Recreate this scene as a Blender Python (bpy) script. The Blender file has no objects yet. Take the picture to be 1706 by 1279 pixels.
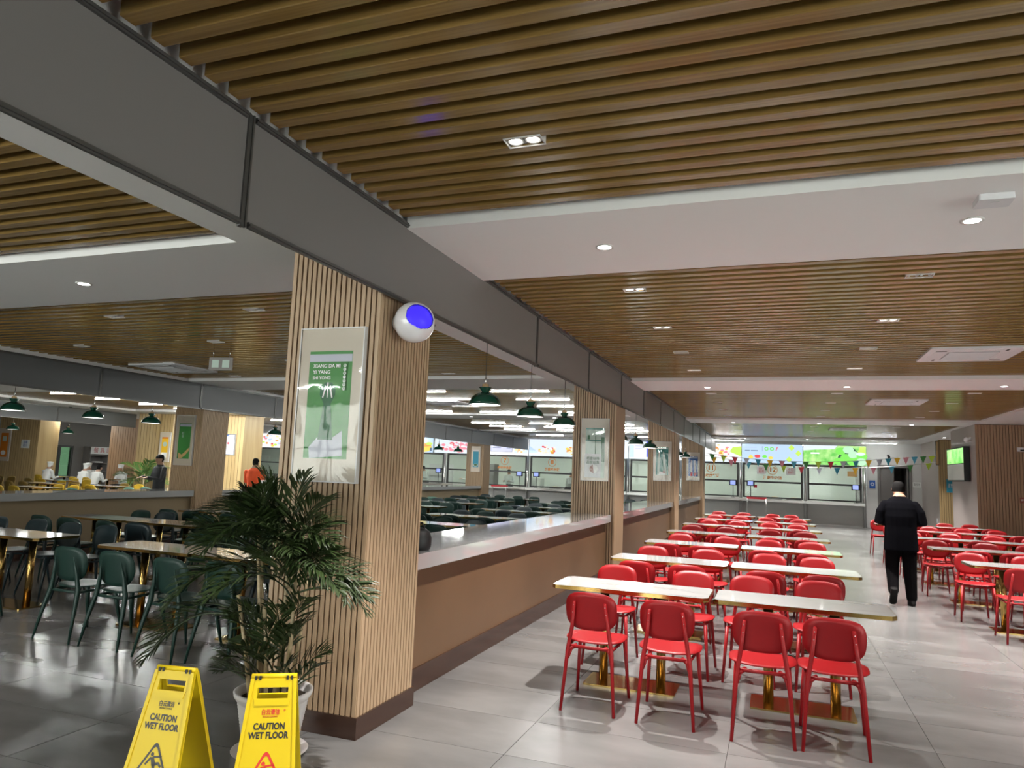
import bpy, bmesh, math, random
from mathutils import Vector, Matrix
R = math.radians
random.seed(7)
S = bpy.context.scene
COL = S.collection
PI = math.pi

# ------------------------------------------------------------------ camera, world, exposure
cam = bpy.data.cameras.new('camera'); cam_o = bpy.data.objects.new('camera', cam); COL.objects.link(cam_o)
cam.sensor_fit = 'HORIZONTAL'; cam.sensor_width = 36.0; cam.lens = 1189.66 / 1706 * 36.0
cam.clip_start = 0.05; cam.clip_end = 200
yaw, pitch, roll = R(-20.411), R(6.899), R(2.26)
fw = Vector((math.sin(yaw)*math.cos(pitch), math.cos(yaw)*math.cos(pitch), math.sin(pitch)))
rt = Vector((math.cos(yaw), -math.sin(yaw), 0)); up = rt.cross(fw)
r2 = rt*math.cos(roll) + up*math.sin(roll); u2 = up*math.cos(roll) - rt*math.sin(roll)
mw = Matrix.Identity(4)
for i in range(3):
    mw[i][0], mw[i][1], mw[i][2] = r2[i], u2[i], -fw[i]
mw[2][3] = 1.62
cam_o.matrix_world = mw
S.camera = cam_o

world = bpy.data.worlds.new('world'); S.world = world; world.use_nodes = True
wb = world.node_tree.nodes['Background']
wb.inputs[0].default_value = (1.0, 0.97, 0.94, 1); wb.inputs[1].default_value = 4.4
S.view_settings.view_transform = 'Standard'; S.view_settings.look = 'None'
S.view_settings.gamma = 1.0; S.view_settings.use_curve_mapping = False
S.view_settings.exposure = 1.58
S.cycles.use_denoising = True
S.cycles.max_bounces = 8; S.cycles.diffuse_bounces = 4; S.cycles.glossy_bounces = 4
S.cycles.transparent_max_bounces = 12
S.cycles.sample_clamp_indirect = 4.0
S.cycles.caustics_reflective = False; S.cycles.caustics_refractive = False

P_TWIN, P_SOFF, P_TUBE = 245.0, 90.0, 34.0      # lamp powers (W, W, emission)
P_SCREEN = 0.35

# ------------------------------------------------------------------ materials
M = {}
def mat(name, col=(.8,.8,.8), rough=.5, metal=0.0, spec=.5, emit=None, es=0.0, coat=0.0, noise=None, bump=None):
    m = bpy.data.materials.new(name); m.use_nodes = True; M[name] = m
    nt = m.node_tree; b = nt.nodes['Principled BSDF']
    b.inputs['Base Color'].default_value = (*col, 1); b.inputs['Roughness'].default_value = rough
    b.inputs['Metallic'].default_value = metal; b.inputs['Specular IOR Level'].default_value = spec
    if coat: b.inputs['Coat Weight'].default_value = coat; b.inputs['Coat Roughness'].default_value = .06
    if emit: b.inputs['Emission Color'].default_value = (*emit, 1); b.inputs['Emission Strength'].default_value = es
    if noise:   # (second colour, scale xyz, detail, lo, hi)
        c2, sc, det, lo, hi = noise
        tc = nt.nodes.new('ShaderNodeTexCoord'); oi = nt.nodes.new('ShaderNodeObjectInfo')
        add = nt.nodes.new('ShaderNodeVectorMath'); add.operation = 'ADD'
        mulr = nt.nodes.new('ShaderNodeMath'); mulr.operation = 'MULTIPLY'; mulr.inputs[1].default_value = 37.0
        mp = nt.nodes.new('ShaderNodeMapping'); mp.inputs['Scale'].default_value = sc
        nz = nt.nodes.new('ShaderNodeTexNoise'); nz.inputs['Scale'].default_value = 1.0; nz.inputs['Detail'].default_value = det
        rp = nt.nodes.new('ShaderNodeValToRGB')
        rp.color_ramp.elements[0].position = lo; rp.color_ramp.elements[1].position = hi
        rp.color_ramp.elements[0].color = (*col, 1); rp.color_ramp.elements[1].color = (*c2, 1)
        L = nt.links.new
        L(tc.outputs['Object'], mp.inputs['Vector']); L(oi.outputs['Random'], mulr.inputs[0])
        L(mp.outputs[0], add.inputs[0]); L(mulr.outputs[0], add.inputs[1]); L(add.outputs[0], nz.inputs['Vector'])
        L(nz.outputs['Fac'], rp.inputs[0]); L(rp.outputs[0], b.inputs['Base Color'])
        if bump:
            bp = nt.nodes.new('ShaderNodeBump'); bp.inputs['Strength'].default_value = bump; bp.inputs['Distance'].default_value = .004
            L(nz.outputs['Fac'], bp.inputs['Height']); L(bp.outputs[0], b.inputs['Normal'])
    return m
mat('slat_wood', (.22,.130,.038), .17, noise=((.33,.205,.066), (1.2,60,60), 4, .3, .75))
mat('column_wood', (.35,.235,.140), .5, noise=((.43,.30,.19), (50,50,1.5), 3, .3, .7))
mat('column_core', (.085,.045,.018), .7)
mat('panel_wood', (.42,.29,.13), .5, noise=((.52,.38,.19), (8,8,.6), 3, .3, .7))
mat('red_wood', (.30,.18,.10), .5, noise=((.36,.22,.13), (8,8,.6), 3, .3, .7))
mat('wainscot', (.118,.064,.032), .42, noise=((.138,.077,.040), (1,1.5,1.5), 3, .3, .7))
mat('skirting', (.034,.017,.012), .25, noise=((.055,.028,.019), (3,3,20), 3, .3, .7))
mat('skirting_tan', (.5,.32,.19), .35)
mat('white_paint', (.88,.87,.865), .65)
mat('white_trim', (.66,.64,.62), .5)
mat('gray_panel', (.16,.150,.146), .5)
mat('gray_panel_shaded', (.095,.098,.10), .5); mat('wainscot_pale', (.24,.175,.10), .45)  # barrier panel in the dim halls: same grey, shade put into the colour
mat('panel_trim', (.10,.098,.095), .35, .5)
mat('dark_void', (.02,.018,.016), .9)
mat('tile', (.10,.098,.096), .26, noise=((.155,.151,.148), (1.4,2.6,1), 7, .3, .72))
mat('grout', (.08,.078,.076), .7)
mat('quartz', (.37,.37,.37), .05, coat=.5)
mat('marble', (.42,.42,.415), .07, coat=.35, noise=((.31,.31,.31), (2.2,7,1), 8, .52, .78))
mat('brass', (.55,.36,.12), .16, 1.0)
mat('red_plastic', (.25,.005,.0075), .42,0,.3)
mat('green_plastic', (.009,.029,.023), .45,0,.3)
mat('blue_plastic', (.009,.021,.026), .42)
mat('pale_green_plastic', (.08,.17,.13), .42)
mat('mustard_plastic', (.42,.27,.02), .45)
mat('brown_plastic', (.16,.10,.02), .45)
mat('yellow', (.60,.43,.006), .42,0,.3)
mat('ink_black', (.015,.014,.014), .5)
mat('ink_red', (.55,.02,.015), .5)
mat('lampshade', (.006,.05,.03), .22)
mat('shade_inside', (.85,.85,.83), .5)
mat('lamp_wood', (.42,.28,.14), .5)
mat('lamp_glow', (1,1,1), .5, emit=(1,.98,.93), es=9.0)
mat('pend_glow', (1,1,1), .5, emit=(1,.98,.95), es=4.0)
mat('tube_glow', (1,1,1), .5, emit=(.97,1,.97), es=P_TUBE)
mat('tube_kitchen', (1,1,1), .5, emit=(.97,1,.96), es=170.0); mat('tube_far', (1,1,1), .5, emit=(.97,1,.95), es=150.0)
mat('chrome', (.8,.8,.8), .12, 1.0)
mat('steel', (.55,.55,.54), .28, 1.0)
mat('dark_frame', (.03,.031,.03), .4)
mat('black', (.006,.006,.007), .55)
mat('cord', (.012,.012,.012), .6)
mat('ac_white', (.72,.72,.74), .5)
mat('ac_grill', (.40,.39,.40), .5)
mat('gray_wall', (.56,.56,.55), .6)
mat('brown_gray', (.38,.33,.31), .6)
mat('far_gray', (.22,.21,.205), .7)
mat('kitchen', (.62,.66,.60), .5)
mat('pot_white', (.66,.63,.62), .45)
mat('soil', (.03,.02,.012), .9)
mat('leaf', (.013,.026,.005), .45, noise=((.026,.045,.010), (9,9,9), 2, .3, .7))
mat('leaf_far', (.07,.16,.03), .45)
mat('cane', (.46,.36,.22), .5, noise=((.33,.24,.13), (6,6,22), 2, .35, .65))
mat('poster_mount', (.55,.47,.38), .3)
mat('poster_edge', (.55,.54,.54), .35)
mat('p_green', (.055,.26,.055), .5); mat('p_lav', (.55,.56,.66), .5); mat('p_white', (.85,.86,.86), .5)
mat('p_teal', (.015,.20,.17), .5); mat('p_blue', (.02,.10,.38), .5); mat('p_orange', (.70,.20,.01), .5)
mat('p_yellow', (.85,.50,.02), .5); mat('p_cyan', (.02,.28,.42), .5); mat('p_pale', (.50,.62,.55), .5); mat('p_gray', (.62,.63,.66), .5)
mat('p_tan', (.60,.38,.16), .5); mat('p_brown', (.28,.07,.05), .5); mat('p_red', (.60,.03,.05), .5); mat('p_dkgreen', (.02,.13,.05), .5)
mat('skin', (.42,.24,.16), .5); mat('hair', (.005,.0045,.0045), .8,0,.2)
mat('suit', (.0025,.0025,.004), .9,0,.06); mat('trousers', (.003,.0025,.003), .9,0,.06); mat('shoe', (.006,.005,.005), .7,0,.15)
mat('white_cloth', (.72,.73,.72), .8); mat('orange_cloth', (.75,.09,.02), .8); mat('dark_cloth', (.03,.032,.036), .8)
mat('ball_white', (.70,.68,.70), .22, coat=.5)
mat('ball_blue', (.02,.01,.5), .4,0,.2, emit=(.035,.02,1.0), es=.55)
mat('exit_plate', (.20,.18,.17), .3)
mat('sign_white', (.8,.82,.8), .5); mat('sign_blue', (.02,.09,.35), .5); mat('sign_red', (.5,.02,.05), .5)
mat('pad', (.75,.80,.80), .4)
for n_, c_ in dict(s_sky=(.55,.74,.97), s_pale=(.80,.90,1.0), s_white=(.97,.97,.98), s_green=(.22,.85,.10), s_lime=(.62,.93,.12),
                   s_mint=(.55,.92,.60), s_dk=(.02,.10,.05), s_blue=(.01,.05,.90), s_pink=(.95,.30,.38), s_red=(.85,.08,.10),
                   s_yel=(.95,.75,.10), s_org=(.85,.35,.06), s_lav=(.55,.57,.88), s_ink=(.10,.14,.22), s_cream=(.98,.92,.70),
                   s_term=(.35,.45,.95)).items():
    mat(n_, (.02,.02,.02), .2, emit=c_, es=P_SCREEN)
# meadow picture on a screen
m = mat('s_field', (.02,.02,.02), .2, emit=(.3,.9,.1), es=P_SCREEN)
nt = m.node_tree; b = nt.nodes['Principled BSDF']
tc = nt.nodes.new('ShaderNodeTexCoord'); nz = nt.nodes.new('ShaderNodeTexNoise'); nz.inputs['Scale'].default_value = 3.5; nz.inputs['Detail'].default_value = 6
rp = nt.nodes.new('ShaderNodeValToRGB'); rp.color_ramp.elements[0].color = (.10,.62,.06,1); rp.color_ramp.elements[1].color = (.60,.98,.35,1)
rp.color_ramp.elements[0].position = .35; rp.color_ramp.elements[1].position = .65
nt.links.new(tc.outputs['Object'], nz.inputs['Vector']); nt.links.new(nz.outputs['Fac'], rp.inputs[0]); nt.links.new(rp.outputs[0], b.inputs['Emission Color'])
# clear glass: mostly see-through with a sharp reflection
def glass(name, tint=(.93,.97,.95), refl=.10, rough=.0, wave=0.0):
    m = bpy.data.materials.new(name); m.use_nodes = True; M[name] = m
    nt = m.node_tree; nt.nodes.clear()
    o = nt.nodes.new('ShaderNodeOutputMaterial'); mx = nt.nodes.new('ShaderNodeMixShader')
    t = nt.nodes.new('ShaderNodeBsdfTransparent'); t.inputs[0].default_value = (*tint, 1)
    g = nt.nodes.new('ShaderNodeBsdfGlossy'); g.inputs['Roughness'].default_value = rough
    fr = nt.nodes.new('ShaderNodeFresnel'); fr.inputs[0].default_value = 1.5
    ad = nt.nodes.new('ShaderNodeMath'); ad.operation = 'ADD'; ad.inputs[1].default_value = refl
    nt.links.new(fr.outputs[0], ad.inputs[0]); nt.links.new(ad.outputs[0], mx.inputs[0])
    nt.links.new(t.outputs[0], mx.inputs[1]); nt.links.new(g.outputs[0], mx.inputs[2]); nt.links.new(mx.outputs[0], o.inputs[0])
    if wave:
        tc = nt.nodes.new('ShaderNodeTexCoord'); n = nt.nodes.new('ShaderNodeTexNoise'); n.inputs['Scale'].default_value = 5; n.inputs['Detail'].default_value = 2
        bp = nt.nodes.new('ShaderNodeBump'); bp.inputs['Strength'].default_value = wave; bp.inputs['Distance'].default_value = .05
        nt.links.new(tc.outputs['Object'], n.inputs['Vector']); nt.links.new(n.outputs['Fac'], bp.inputs['Height']); nt.links.new(bp.outputs[0], g.inputs['Normal'])
glass('glass'); glass('poster_film', (.99,.99,.98), -.005, .03, .02); glass('kitchen_glass', (.94,.98,.95), -.03)
glass('acrylic', (.75,.72,.70), .05); glass('tinted_glass', (.10,.15,.11), .03)

# ------------------------------------------------------------------ mesh helpers
class MB:
    def __init__(s): s.v=[]; s.f=[]; s.m=[]; s.sm=[]
    def add(s, verts, faces, mi=0, smooth=False, xf=None):
        o = len(s.v)
        s.v += [tuple(xf @ Vector(p)) for p in verts] if xf is not None else [tuple(p) for p in verts]
        for f in faces: s.f.append([i+o for i in f]); s.m.append(mi); s.sm.append(smooth)
        return s
    def box(s, x0,y0,z0,x1,y1,z1, mi=0, xf=None):
        v = [(x0,y0,z0),(x1,y0,z0),(x1,y1,z0),(x0,y1,z0),(x0,y0,z1),(x1,y0,z1),(x1,y1,z1),(x0,y1,z1)]
        return s.add(v, [(0,3,2,1),(4,5,6,7),(0,1,5,4),(1,2,6,5),(2,3,7,6),(3,0,4,7)], mi, False, xf)
    def prism(s, poly, z0, z1, mi=0, xf=None, smooth=False):
        n = len(poly)
        v = [(x,y,z0) for x,y in poly] + [(x,y,z1) for x,y in poly]
        s.add(v, [tuple(range(n-1,-1,-1)), tuple(range(n,2*n))], mi, False, xf)
        o = len(s.v)-2*n
        for i in range(n):
            j=(i+1)%n; s.f.append([o+i,o+j,o+n+j,o+n+i]); s.m.append(mi); s.sm.append(smooth)
        return s
    def tube(s, pts, rad, n=10, mi=0, cap=True, smooth=True, xf=None):
        pts = [Vector(p) for p in pts]
        if not isinstance(rad, (list,tuple)): rad = [rad]*len(pts)
        v=[]; fs=[]
        ref = None
        for i,p in enumerate(pts):
            d = (pts[min(i+1,len(pts)-1)] - pts[max(i-1,0)]).normalized()
            if ref is None: ref = Vector((1,0,0)) if abs(d.x) < .8 else Vector((0,1,0))
            a = d.cross(ref).normalized(); ref = a.cross(d).normalized(); b2 = ref
            r = rad[i]; ra, rb = (r if isinstance(r,(tuple,list)) else (r,r))
            for k in range(n):
                t = 2*PI*k/n; v.append(p + b2*math.cos(t)*ra + a*math.sin(t)*rb)
        for i in range(len(pts)-1):
            for k in range(n):
                k2=(k+1)%n; fs.append((i*n+k, i*n+k2, (i+1)*n+k2, (i+1)*n+k))
        s.add(v, fs, mi, smooth, xf)
        if cap:
            o=len(s.v)-len(v)
            s.f.append([o+k for k in range(n-1,-1,-1)]); s.m.append(mi); s.sm.append(False)
            s.f.append([o+(len(pts)-1)*n+k for k in range(n)]); s.m.append(mi); s.sm.append(False)
        return s
    def lathe(s, prof, n=20, c=(0,0,0), mi=0, smooth=True, xf=None):
        v=[]; fs=[]
        for r,z in prof:
            for k in range(n):
                t=2*PI*k/n; v.append((c[0]+r*math.cos(t), c[1]+r*math.sin(t), c[2]+z))
        for i in range(len(prof)-1):
            for k in range(n):
                k2=(k+1)%n; fs.append((i*n+k, i*n+k2, (i+1)*n+k2, (i+1)*n+k))
        return s.add(v, fs, mi, smooth, xf)
    def ball(s, c, r, n=12, mi=0, xf=None):
        rx,ry,rz = r if isinstance(r,(tuple,list)) else (r,r,r)
        v=[(c[0],c[1],c[2]-rz)]; fs=[]; h=n//2
        for i in range(1,h):
            a=-PI/2+PI*i/h
            for k in range(n):
                t=2*PI*k/n; v.append((c[0]+rx*math.cos(a)*math.cos(t), c[1]+ry*math.cos(a)*math.sin(t), c[2]+rz*math.sin(a)))
        v.append((c[0],c[1],c[2]+rz)); e=len(v)-1
        for k in range(n):
            k2=(k+1)%n; fs.append((0,1+k2,1+k)); fs.append((e,1+(h-2)*n+k,1+(h-2)*n+k2))
            for i in range(h-2): fs.append((1+i*n+k,1+i*n+k2,1+(i+1)*n+k2,1+(i+1)*n+k))
        return s.add(v, fs, mi, True, xf)
    def mesh(s, name, mats):
        me = bpy.data.meshes.new(name); me.from_pydata(s.v, [], s.f)
        for mm in ([mats] if isinstance(mats,str) else mats): me.materials.append(M[mm])
        me.polygons.foreach_set('material_index', s.m); me.polygons.foreach_set('use_smooth', s.sm); me.update()
        return me
    def build(s, name, mats, parent=None, loc=None):
        o = bpy.data.objects.new(name, s.mesh(name, mats)); COL.objects.link(o)
        if parent: o.parent = parent
        if loc: o.location = loc
        return o
def inst(name, me, parent=None, loc=(0,0,0), rotz=0, rot=None):
    o = bpy.data.objects.new(name, me); COL.objects.link(o); o.location = loc
    o.rotation_euler = rot if rot else (0,0,rotz)
    if parent: o.parent = parent
    return o
def tag(o, label=None, cat=None, group=None, kind=None):
    if label: o['label'] = label
    if cat: o['category'] = cat
    if group: o['group'] = group
    if kind: o['kind'] = kind
    return o
def thing(name, label, cat, loc=(0,0,0), rotz=0, group=None):
    o = bpy.data.objects.new(name, None); COL.objects.link(o); o.location = loc; o.rotation_euler = (0,0,rotz)
    o.empty_display_size = .1
    return tag(o, label, cat, group)
def struct(name, mb, mats, parent=None):
    o = mb.build(name, mats, parent)
    if not parent: o['kind'] = 'structure'
    return o
def rrect(w, d, r, n=4):
    pts=[]
    for cx,cy,a0 in ((w/2-r,d/2-r,0),(-w/2+r,d/2-r,90),(-w/2+r,-d/2+r,180),(w/2-r,-d/2+r,270)):
        for i in range(n+1):
            a=R(a0+90*i/n); pts.append((cx+r*math.cos(a), cy+r*math.sin(a)))
    return pts
def text_mesh(body, size, mname, align='CENTER', spacing=1.0, bold=0.0):
    cu = bpy.data.curves.new('lettering','FONT'); cu.body = body; cu.size = size; cu.align_x = align; cu.align_y = 'CENTER'
    cu.extrude = .0004; cu.space_character = spacing; cu.resolution_u = 3; cu.offset = bold
    o = bpy.data.objects.new('lettering', cu); COL.objects.link(o)
    dg = bpy.context.evaluated_depsgraph_get()
    me = bpy.data.meshes.new_from_object(o.evaluated_get(dg))
    bpy.data.objects.remove(o); me.materials.clear(); me.materials.append(M[mname]); return me
def lettering(body, size, mname, parent, mtx, align='CENTER', bold=0.0, name='lettering'):
    o = bpy.data.objects.new(name, text_mesh(body, size, mname, align, 1.0, bold)); COL.objects.link(o); o.parent = parent
    o.matrix_local = mtx; return o
FACE_NY = Matrix.Rotation(R(90),4,'X')          # text plane facing -Y
def at(x,y,z): return Matrix.Translation((x,y,z))

ORD = ['front','second','third','fourth','fifth','sixth','seventh','eighth','ninth','tenth']
NTH = ['first','second','third','fourth','fifth','sixth','seventh','eighth']

# ------------------------------------------------------------------ room shell
COLY = [3.88, 11.08, 18.25, 25.4]
YS = 30.5                                         # serving wall
XW_L, XW_R, YB = -30.0, 9.5, -5.0
# floor: grout bed, big tiles near the camera one by one, the rest joined
fl = MB(); fl.box(XW_L,YB,-.10,XW_R,36,-.006); floor = struct('floor', fl, 'grout')
TX, TY = 1.195, .598
tile_me = MB().prism(rrect(TX-.0035, TY-.0035, .002, 1), -.006, 0).mesh('floor_tile', 'tile')
near = []; rest = MB()
for i in range(-25, 8):
    for j in range(-15, 60):
        cx = .915 + TX*(i+.5); cy = 5.265 + TY*(j-5+.5)
        if cx < XW_L+.6 or cx > XW_R-.5 or cy > 35.5 or cy < YB+.3: continue
        d = math.hypot(cx, cy); ang = math.degrees(math.atan2(cx, cy))
        if cy > 1.2 and -57 < ang < 18: near.append((d,cx,cy))
        else: near.append((d+1000,cx,cy))
near.sort()
for k,(d,cx,cy) in enumerate(near):
    if k < 300: inst('floor_tile', tile_me, floor, (cx,cy,0))
    else:
        a=TX/2-.0018; b_=TY/2-.0018
        rest.add([(cx-a,cy-b_,0),(cx+a,cy-b_,0),(cx+a,cy+b_,0),(cx-a,cy+b_,0)], [(0,1,2,3)])
tag(rest.build('floor_tiles_beyond', 'tile', floor), kind='stuff')

# ceiling slabs and soffits -------------------------------------------------
ZS, ZF = 3.24, 3.20        # right hall: slat bottom, white soffit
ZS2, ZF2 = 3.09, 3.05      # other halls
def soffits(name, xa, xb, z, spans, edge=None):
    mb = MB()
    for y0,y1 in spans: mb.box(xa,y0,z,xb,y1,3.62)
    return struct(name, mb, 'white_paint')
slab = MB().box(XW_L-.2,YB-.2,3.62,XW_R+.2,36,3.85); ceiling = struct('ceiling', slab, 'dark_void')
SOFR = [(4.08,5.42),(11.98,13.32),(19.85,21.25),(28.3,36)]
SOFL = [(3.66,4.88),(10.42,11.80),(17.45,18.85),(24.6,25.9),(29.0,36)]
soffits('trim_1', -2.315, 4.58, ZF, SOFR)
tm = MB().box(4.58,YB,ZF,XW_R,36,3.62); struct('trim_2', tm, 'white_paint')
soffits('trim_3', -10.38, -3.345, ZF2, SOFL)
tm = MB().box(-3.345,YB,ZF2,-2.36,36,3.62); struct('trim_4', tm, 'white_paint')
soffits('trim_5', -19.3, -11.35, ZF2-.02, [(3.66,5.2),(10.3,11.9),(17.3,18.9),(24.6,36)])
tm = MB().box(-11.35,YB,ZF2-.02,-10.46,36,3.62); struct('trim_6', tm, 'white_paint')
tm = MB().box(XW_L,YB,ZF2-.02,-19.3,36,3.62); struct('trim_7', tm, 'white_paint')

PITCH, SW, SH = .141, .070, .095
def slat_mesh(xa, xb):
    L=xb-xa; c=.003
    prof=[(-SW/2,SH),(-SW/2,c),(-SW/2+c,0),(SW/2-c,0),(SW/2,c),(SW/2,SH)]
    mb=MB(); v=[(-L/2,y,z) for y,z in prof]+[(L/2,y,z) for y,z in prof]; n=len(prof)
    mb.add(v,[(0,1,2,3,4,5)[::1],(11,10,9,8,7,6)]+[(i,i+n,(i+1)%n+n,(i+1)%n) for i in range(n)])
    return mb.mesh('ceiling_slat','slat_wood')
def slats(parent, xa, xb, z, y0, y1, single=True, phase=None):
    y = (phase if phase is not None else y0+SW/2+.01)
    me = slat_mesh(xa,xb)
    if single:
        while y < y1-SW/2-.004:
            inst('ceiling_slat', me, parent, ((xa+xb)/2, y, z)); y += PITCH
    else:
        mb=MB()
        while y < y1-SW/2-.004:
            mb.box(xa,y-SW/2,z,xb,y+SW/2,z+SH); y += PITCH
        tag(mb.build('ceiling_slats_beyond','slat_wood',parent), kind='stuff')
sl_r = struct('ceiling_right_bay', MB().box(-2.31,YB,3.45,4.57,28.3,3.50), 'dark_void')
slats(sl_r, -2.28, 4.565, ZS, 0, 4.07, True, phase=3.945-PITCH*24)
slats(sl_r, -2.28, 4.565, ZS, 5.43, 11.97)
slats(sl_r, -2.28, 4.565, ZS, 13.33, 19.84)
slats(sl_r, -2.28, 4.565, ZS, 21.26, 28.29, False)
sl_l = struct('ceiling_middle_bay', MB().box(-10.40,YB,3.45,-3.35,29,3.50), 'dark_void')
slats(sl_l, -10.33, -3.36, ZS2, 0, 3.65, True, phase=3.54-PITCH*20)
slats(sl_l, -10.33, -3.36, ZS2, 4.89, 10.41)
slats(sl_l, -10.33, -3.36, ZS2, 11.81, 17.44, True)
slats(sl_l, -10.33, -3.36, ZS2, 18.86, 24.59, False)
slats(sl_l, -10.33, -3.36, ZS2, 25.91, 28.99, False)
sl_3 = struct('ceiling_left_bay', MB().box(-19.3,YB,3.45,-11.36,25,3.50), 'dark_void')
for a,b_ in ((0,3.65),(5.21,10.29),(11.91,17.29),(18.91,24.59)): slats(sl_3, -19.29, -11.36, ZS2, a, b_, False)
# outer walls
struct('wall_right', MB().box(XW_R,YB,2.95,XW_R+.2,20.5,3.62).box(XW_R,YB,0,XW_R+.2,20.5,.12).box(XW_R,4.5,.12,XW_R+.2,20.5,2.95), 'gray_wall')
wn = bpy.data.objects.new('window_3', None); COL.objects.link(wn); wn['kind']='structure'; wn['label']='unseen tall glazing added on the right to let daylight in'  # unseen side glazing, added so daylight reaches the barrier and soffits
fr=MB(); fr.box(XW_R+.05,YB,2.15,XW_R+.12,4.5,2.22)
y_=YB
while y_ < 4.6: fr.box(XW_R+.04,y_-.04,.12,XW_R+.14,y_+.04,2.95); y_ += 1.95
fr.build('window_frame','dark_frame',wn); MB().box(XW_R+.08,YB,.12,XW_R+.085,4.5,2.95).build('pane','glass',wn)
wl = MB()
yw0, yw1, zw0, zw1 = 22.45, 23.75, .55, 1.95
for a in ((XW_L-.2,YB,0,XW_L,yw0,3.62),(XW_L-.2,yw1,0,XW_L,36,3.62),(XW_L-.2,yw0,0,XW_L,yw1,zw0),(XW_L-.2,yw0,zw1,XW_L,yw1,3.62)): wl.box(*a)
struct('wall_left', wl, 'far_gray')
# window in the far left wall (daylight behind)
wn = bpy.data.objects.new('window_1', None); COL.objects.link(wn); wn['kind']='structure'; wn['label']='double casement window with dark frames in far left wall'
fr=MB()
for a in ((yw0,zw0,yw0+.08,zw1),(yw1-.08,zw0,yw1,zw1),(yw0+.08,zw1-.08,yw1-.08,zw1),(yw0+.08,zw0,yw1-.08,zw0+.06),((yw0+yw1)/2-.07,zw0+.06,(yw0+yw1)/2+.07,zw1-.08)): fr.box(XW_L-.14,a[0],a[1],XW_L-.02,a[2],a[3])
fr.build('window_frame','dark_frame',wn)
for a,b_ in ((yw0+.08,(yw0+yw1)/2-.07),((yw0+yw1)/2+.07,yw1-.08)): MB().box(XW_L-.10,a,zw0+.06,XW_L-.094,b_,zw1-.08).build('pane','tinted_glass',wn)
# wall behind the camera with a run of windows at its left part
WX=[(-14.0+2.1*k,-12.1+2.1*k) for k in range(5)]+[(-3.4,-1.5),(2.5,4.4),(6.0,7.9)]
wl=MB(); wl.box(XW_L,YB-.2,2.9,XW_R,YB,3.62); wl.box(XW_L,YB-.2,0,XW_R,YB,.1); x_=XW_L
for x0,x1 in WX: wl.box(x_,YB-.2,.1,x0,YB,2.9); x_=x1
wl.box(x_,YB-.2,.1,XW_R,YB,2.9); struct('wall_front', wl, 'gray_wall')
for i,(x0,x1) in enumerate(WX):
    wn = bpy.data.objects.new('window_%d'%(4+i), None); COL.objects.link(wn); wn['kind']='structure'; wn['label']='window in the wall behind the viewer, %s from the left'%NTH[i]
    fr=MB()
    for a in ((x0,.1,x0+.06,2.9),(x1-.06,.1,x1,2.9),(x0+.06,2.84,x1-.06,2.9),(x0+.06,.1,x1-.06,.16),((x0+x1)/2-.03,.16,(x0+x1)/2+.03,2.84),(x0+.06,1.9,x1-.06,1.95)): fr.box(a[0],YB-.13,a[1],a[2],YB-.05,a[3])
    fr.build('window_frame','dark_frame',wn); MB().box(x0+.06,YB-.092,.16,x1-.06,YB-.088,2.84).build('pane','glass',wn)

# ------------------------------------------------------------------ smoke barrier panels
def barrier(name, label, x, z0, z1, joints, y_end, pm_='gray_panel'):
    t = thing(name, label, 'partition', (x,(joints[0]+y_end)/2,0))
    oy = (joints[0]+y_end)/2
    for a,b_ in zip(joints[:-1],joints[1:]):
        mb=MB(); mb.box(-.008,a-oy+.012,z0+.012,.008,b_-oy-.012,z1-.012); mb.build('panel',pm_,t)
        tr=MB()
        for zz in (z0,z1-.03): tr.box(.008,a-oy+.03,zz,.022,b_-oy-.03,zz+.03); tr.box(.008,a-oy+.03,zz+.010,.03,b_-oy-.03,zz+.02)
        tr.build('edge_rail','panel_trim',t)
    for a in joints[1:-1]:
        mb=MB(); mb.box(-.012,a-oy-.012,z0,.012,a-oy+.012,z1); mb.box(.0,a-oy-.02,z0,.018,a-oy-.008,z1); mb.box(.0,a-oy+.008,z0,.018,a-oy+.02,z1); mb.build('joint_strip','panel_trim',t)
    return t
j1=[-4.6,-2.2,.2,2.55,6.90,9.10,11.24,13.30,15.40,17.50,19.6,21.7,23.8,25.9,28.1,30.4]
barrier('smoke_barrier','grey smoke barrier hanging over the long counter beside the red chairs',-2.32,2.69,3.235,j1,30.4)
j2=[-4.6+2.2*k for k in range(16)]+[30.4]
barrier('smoke_barrier','grey smoke barrier over the far counter left of the big column',-10.42,2.555,3.045,j2,30.4,'gray_panel_shaded')
j3=[-4.6+2.2*k for k in range(10)]+[18.0]
barrier('smoke_barrier','distant grey smoke barrier at upper left behind the pendant lamps',-20.0,2.535,2.985,j3,18.0,'gray_panel_shaded')

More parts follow.
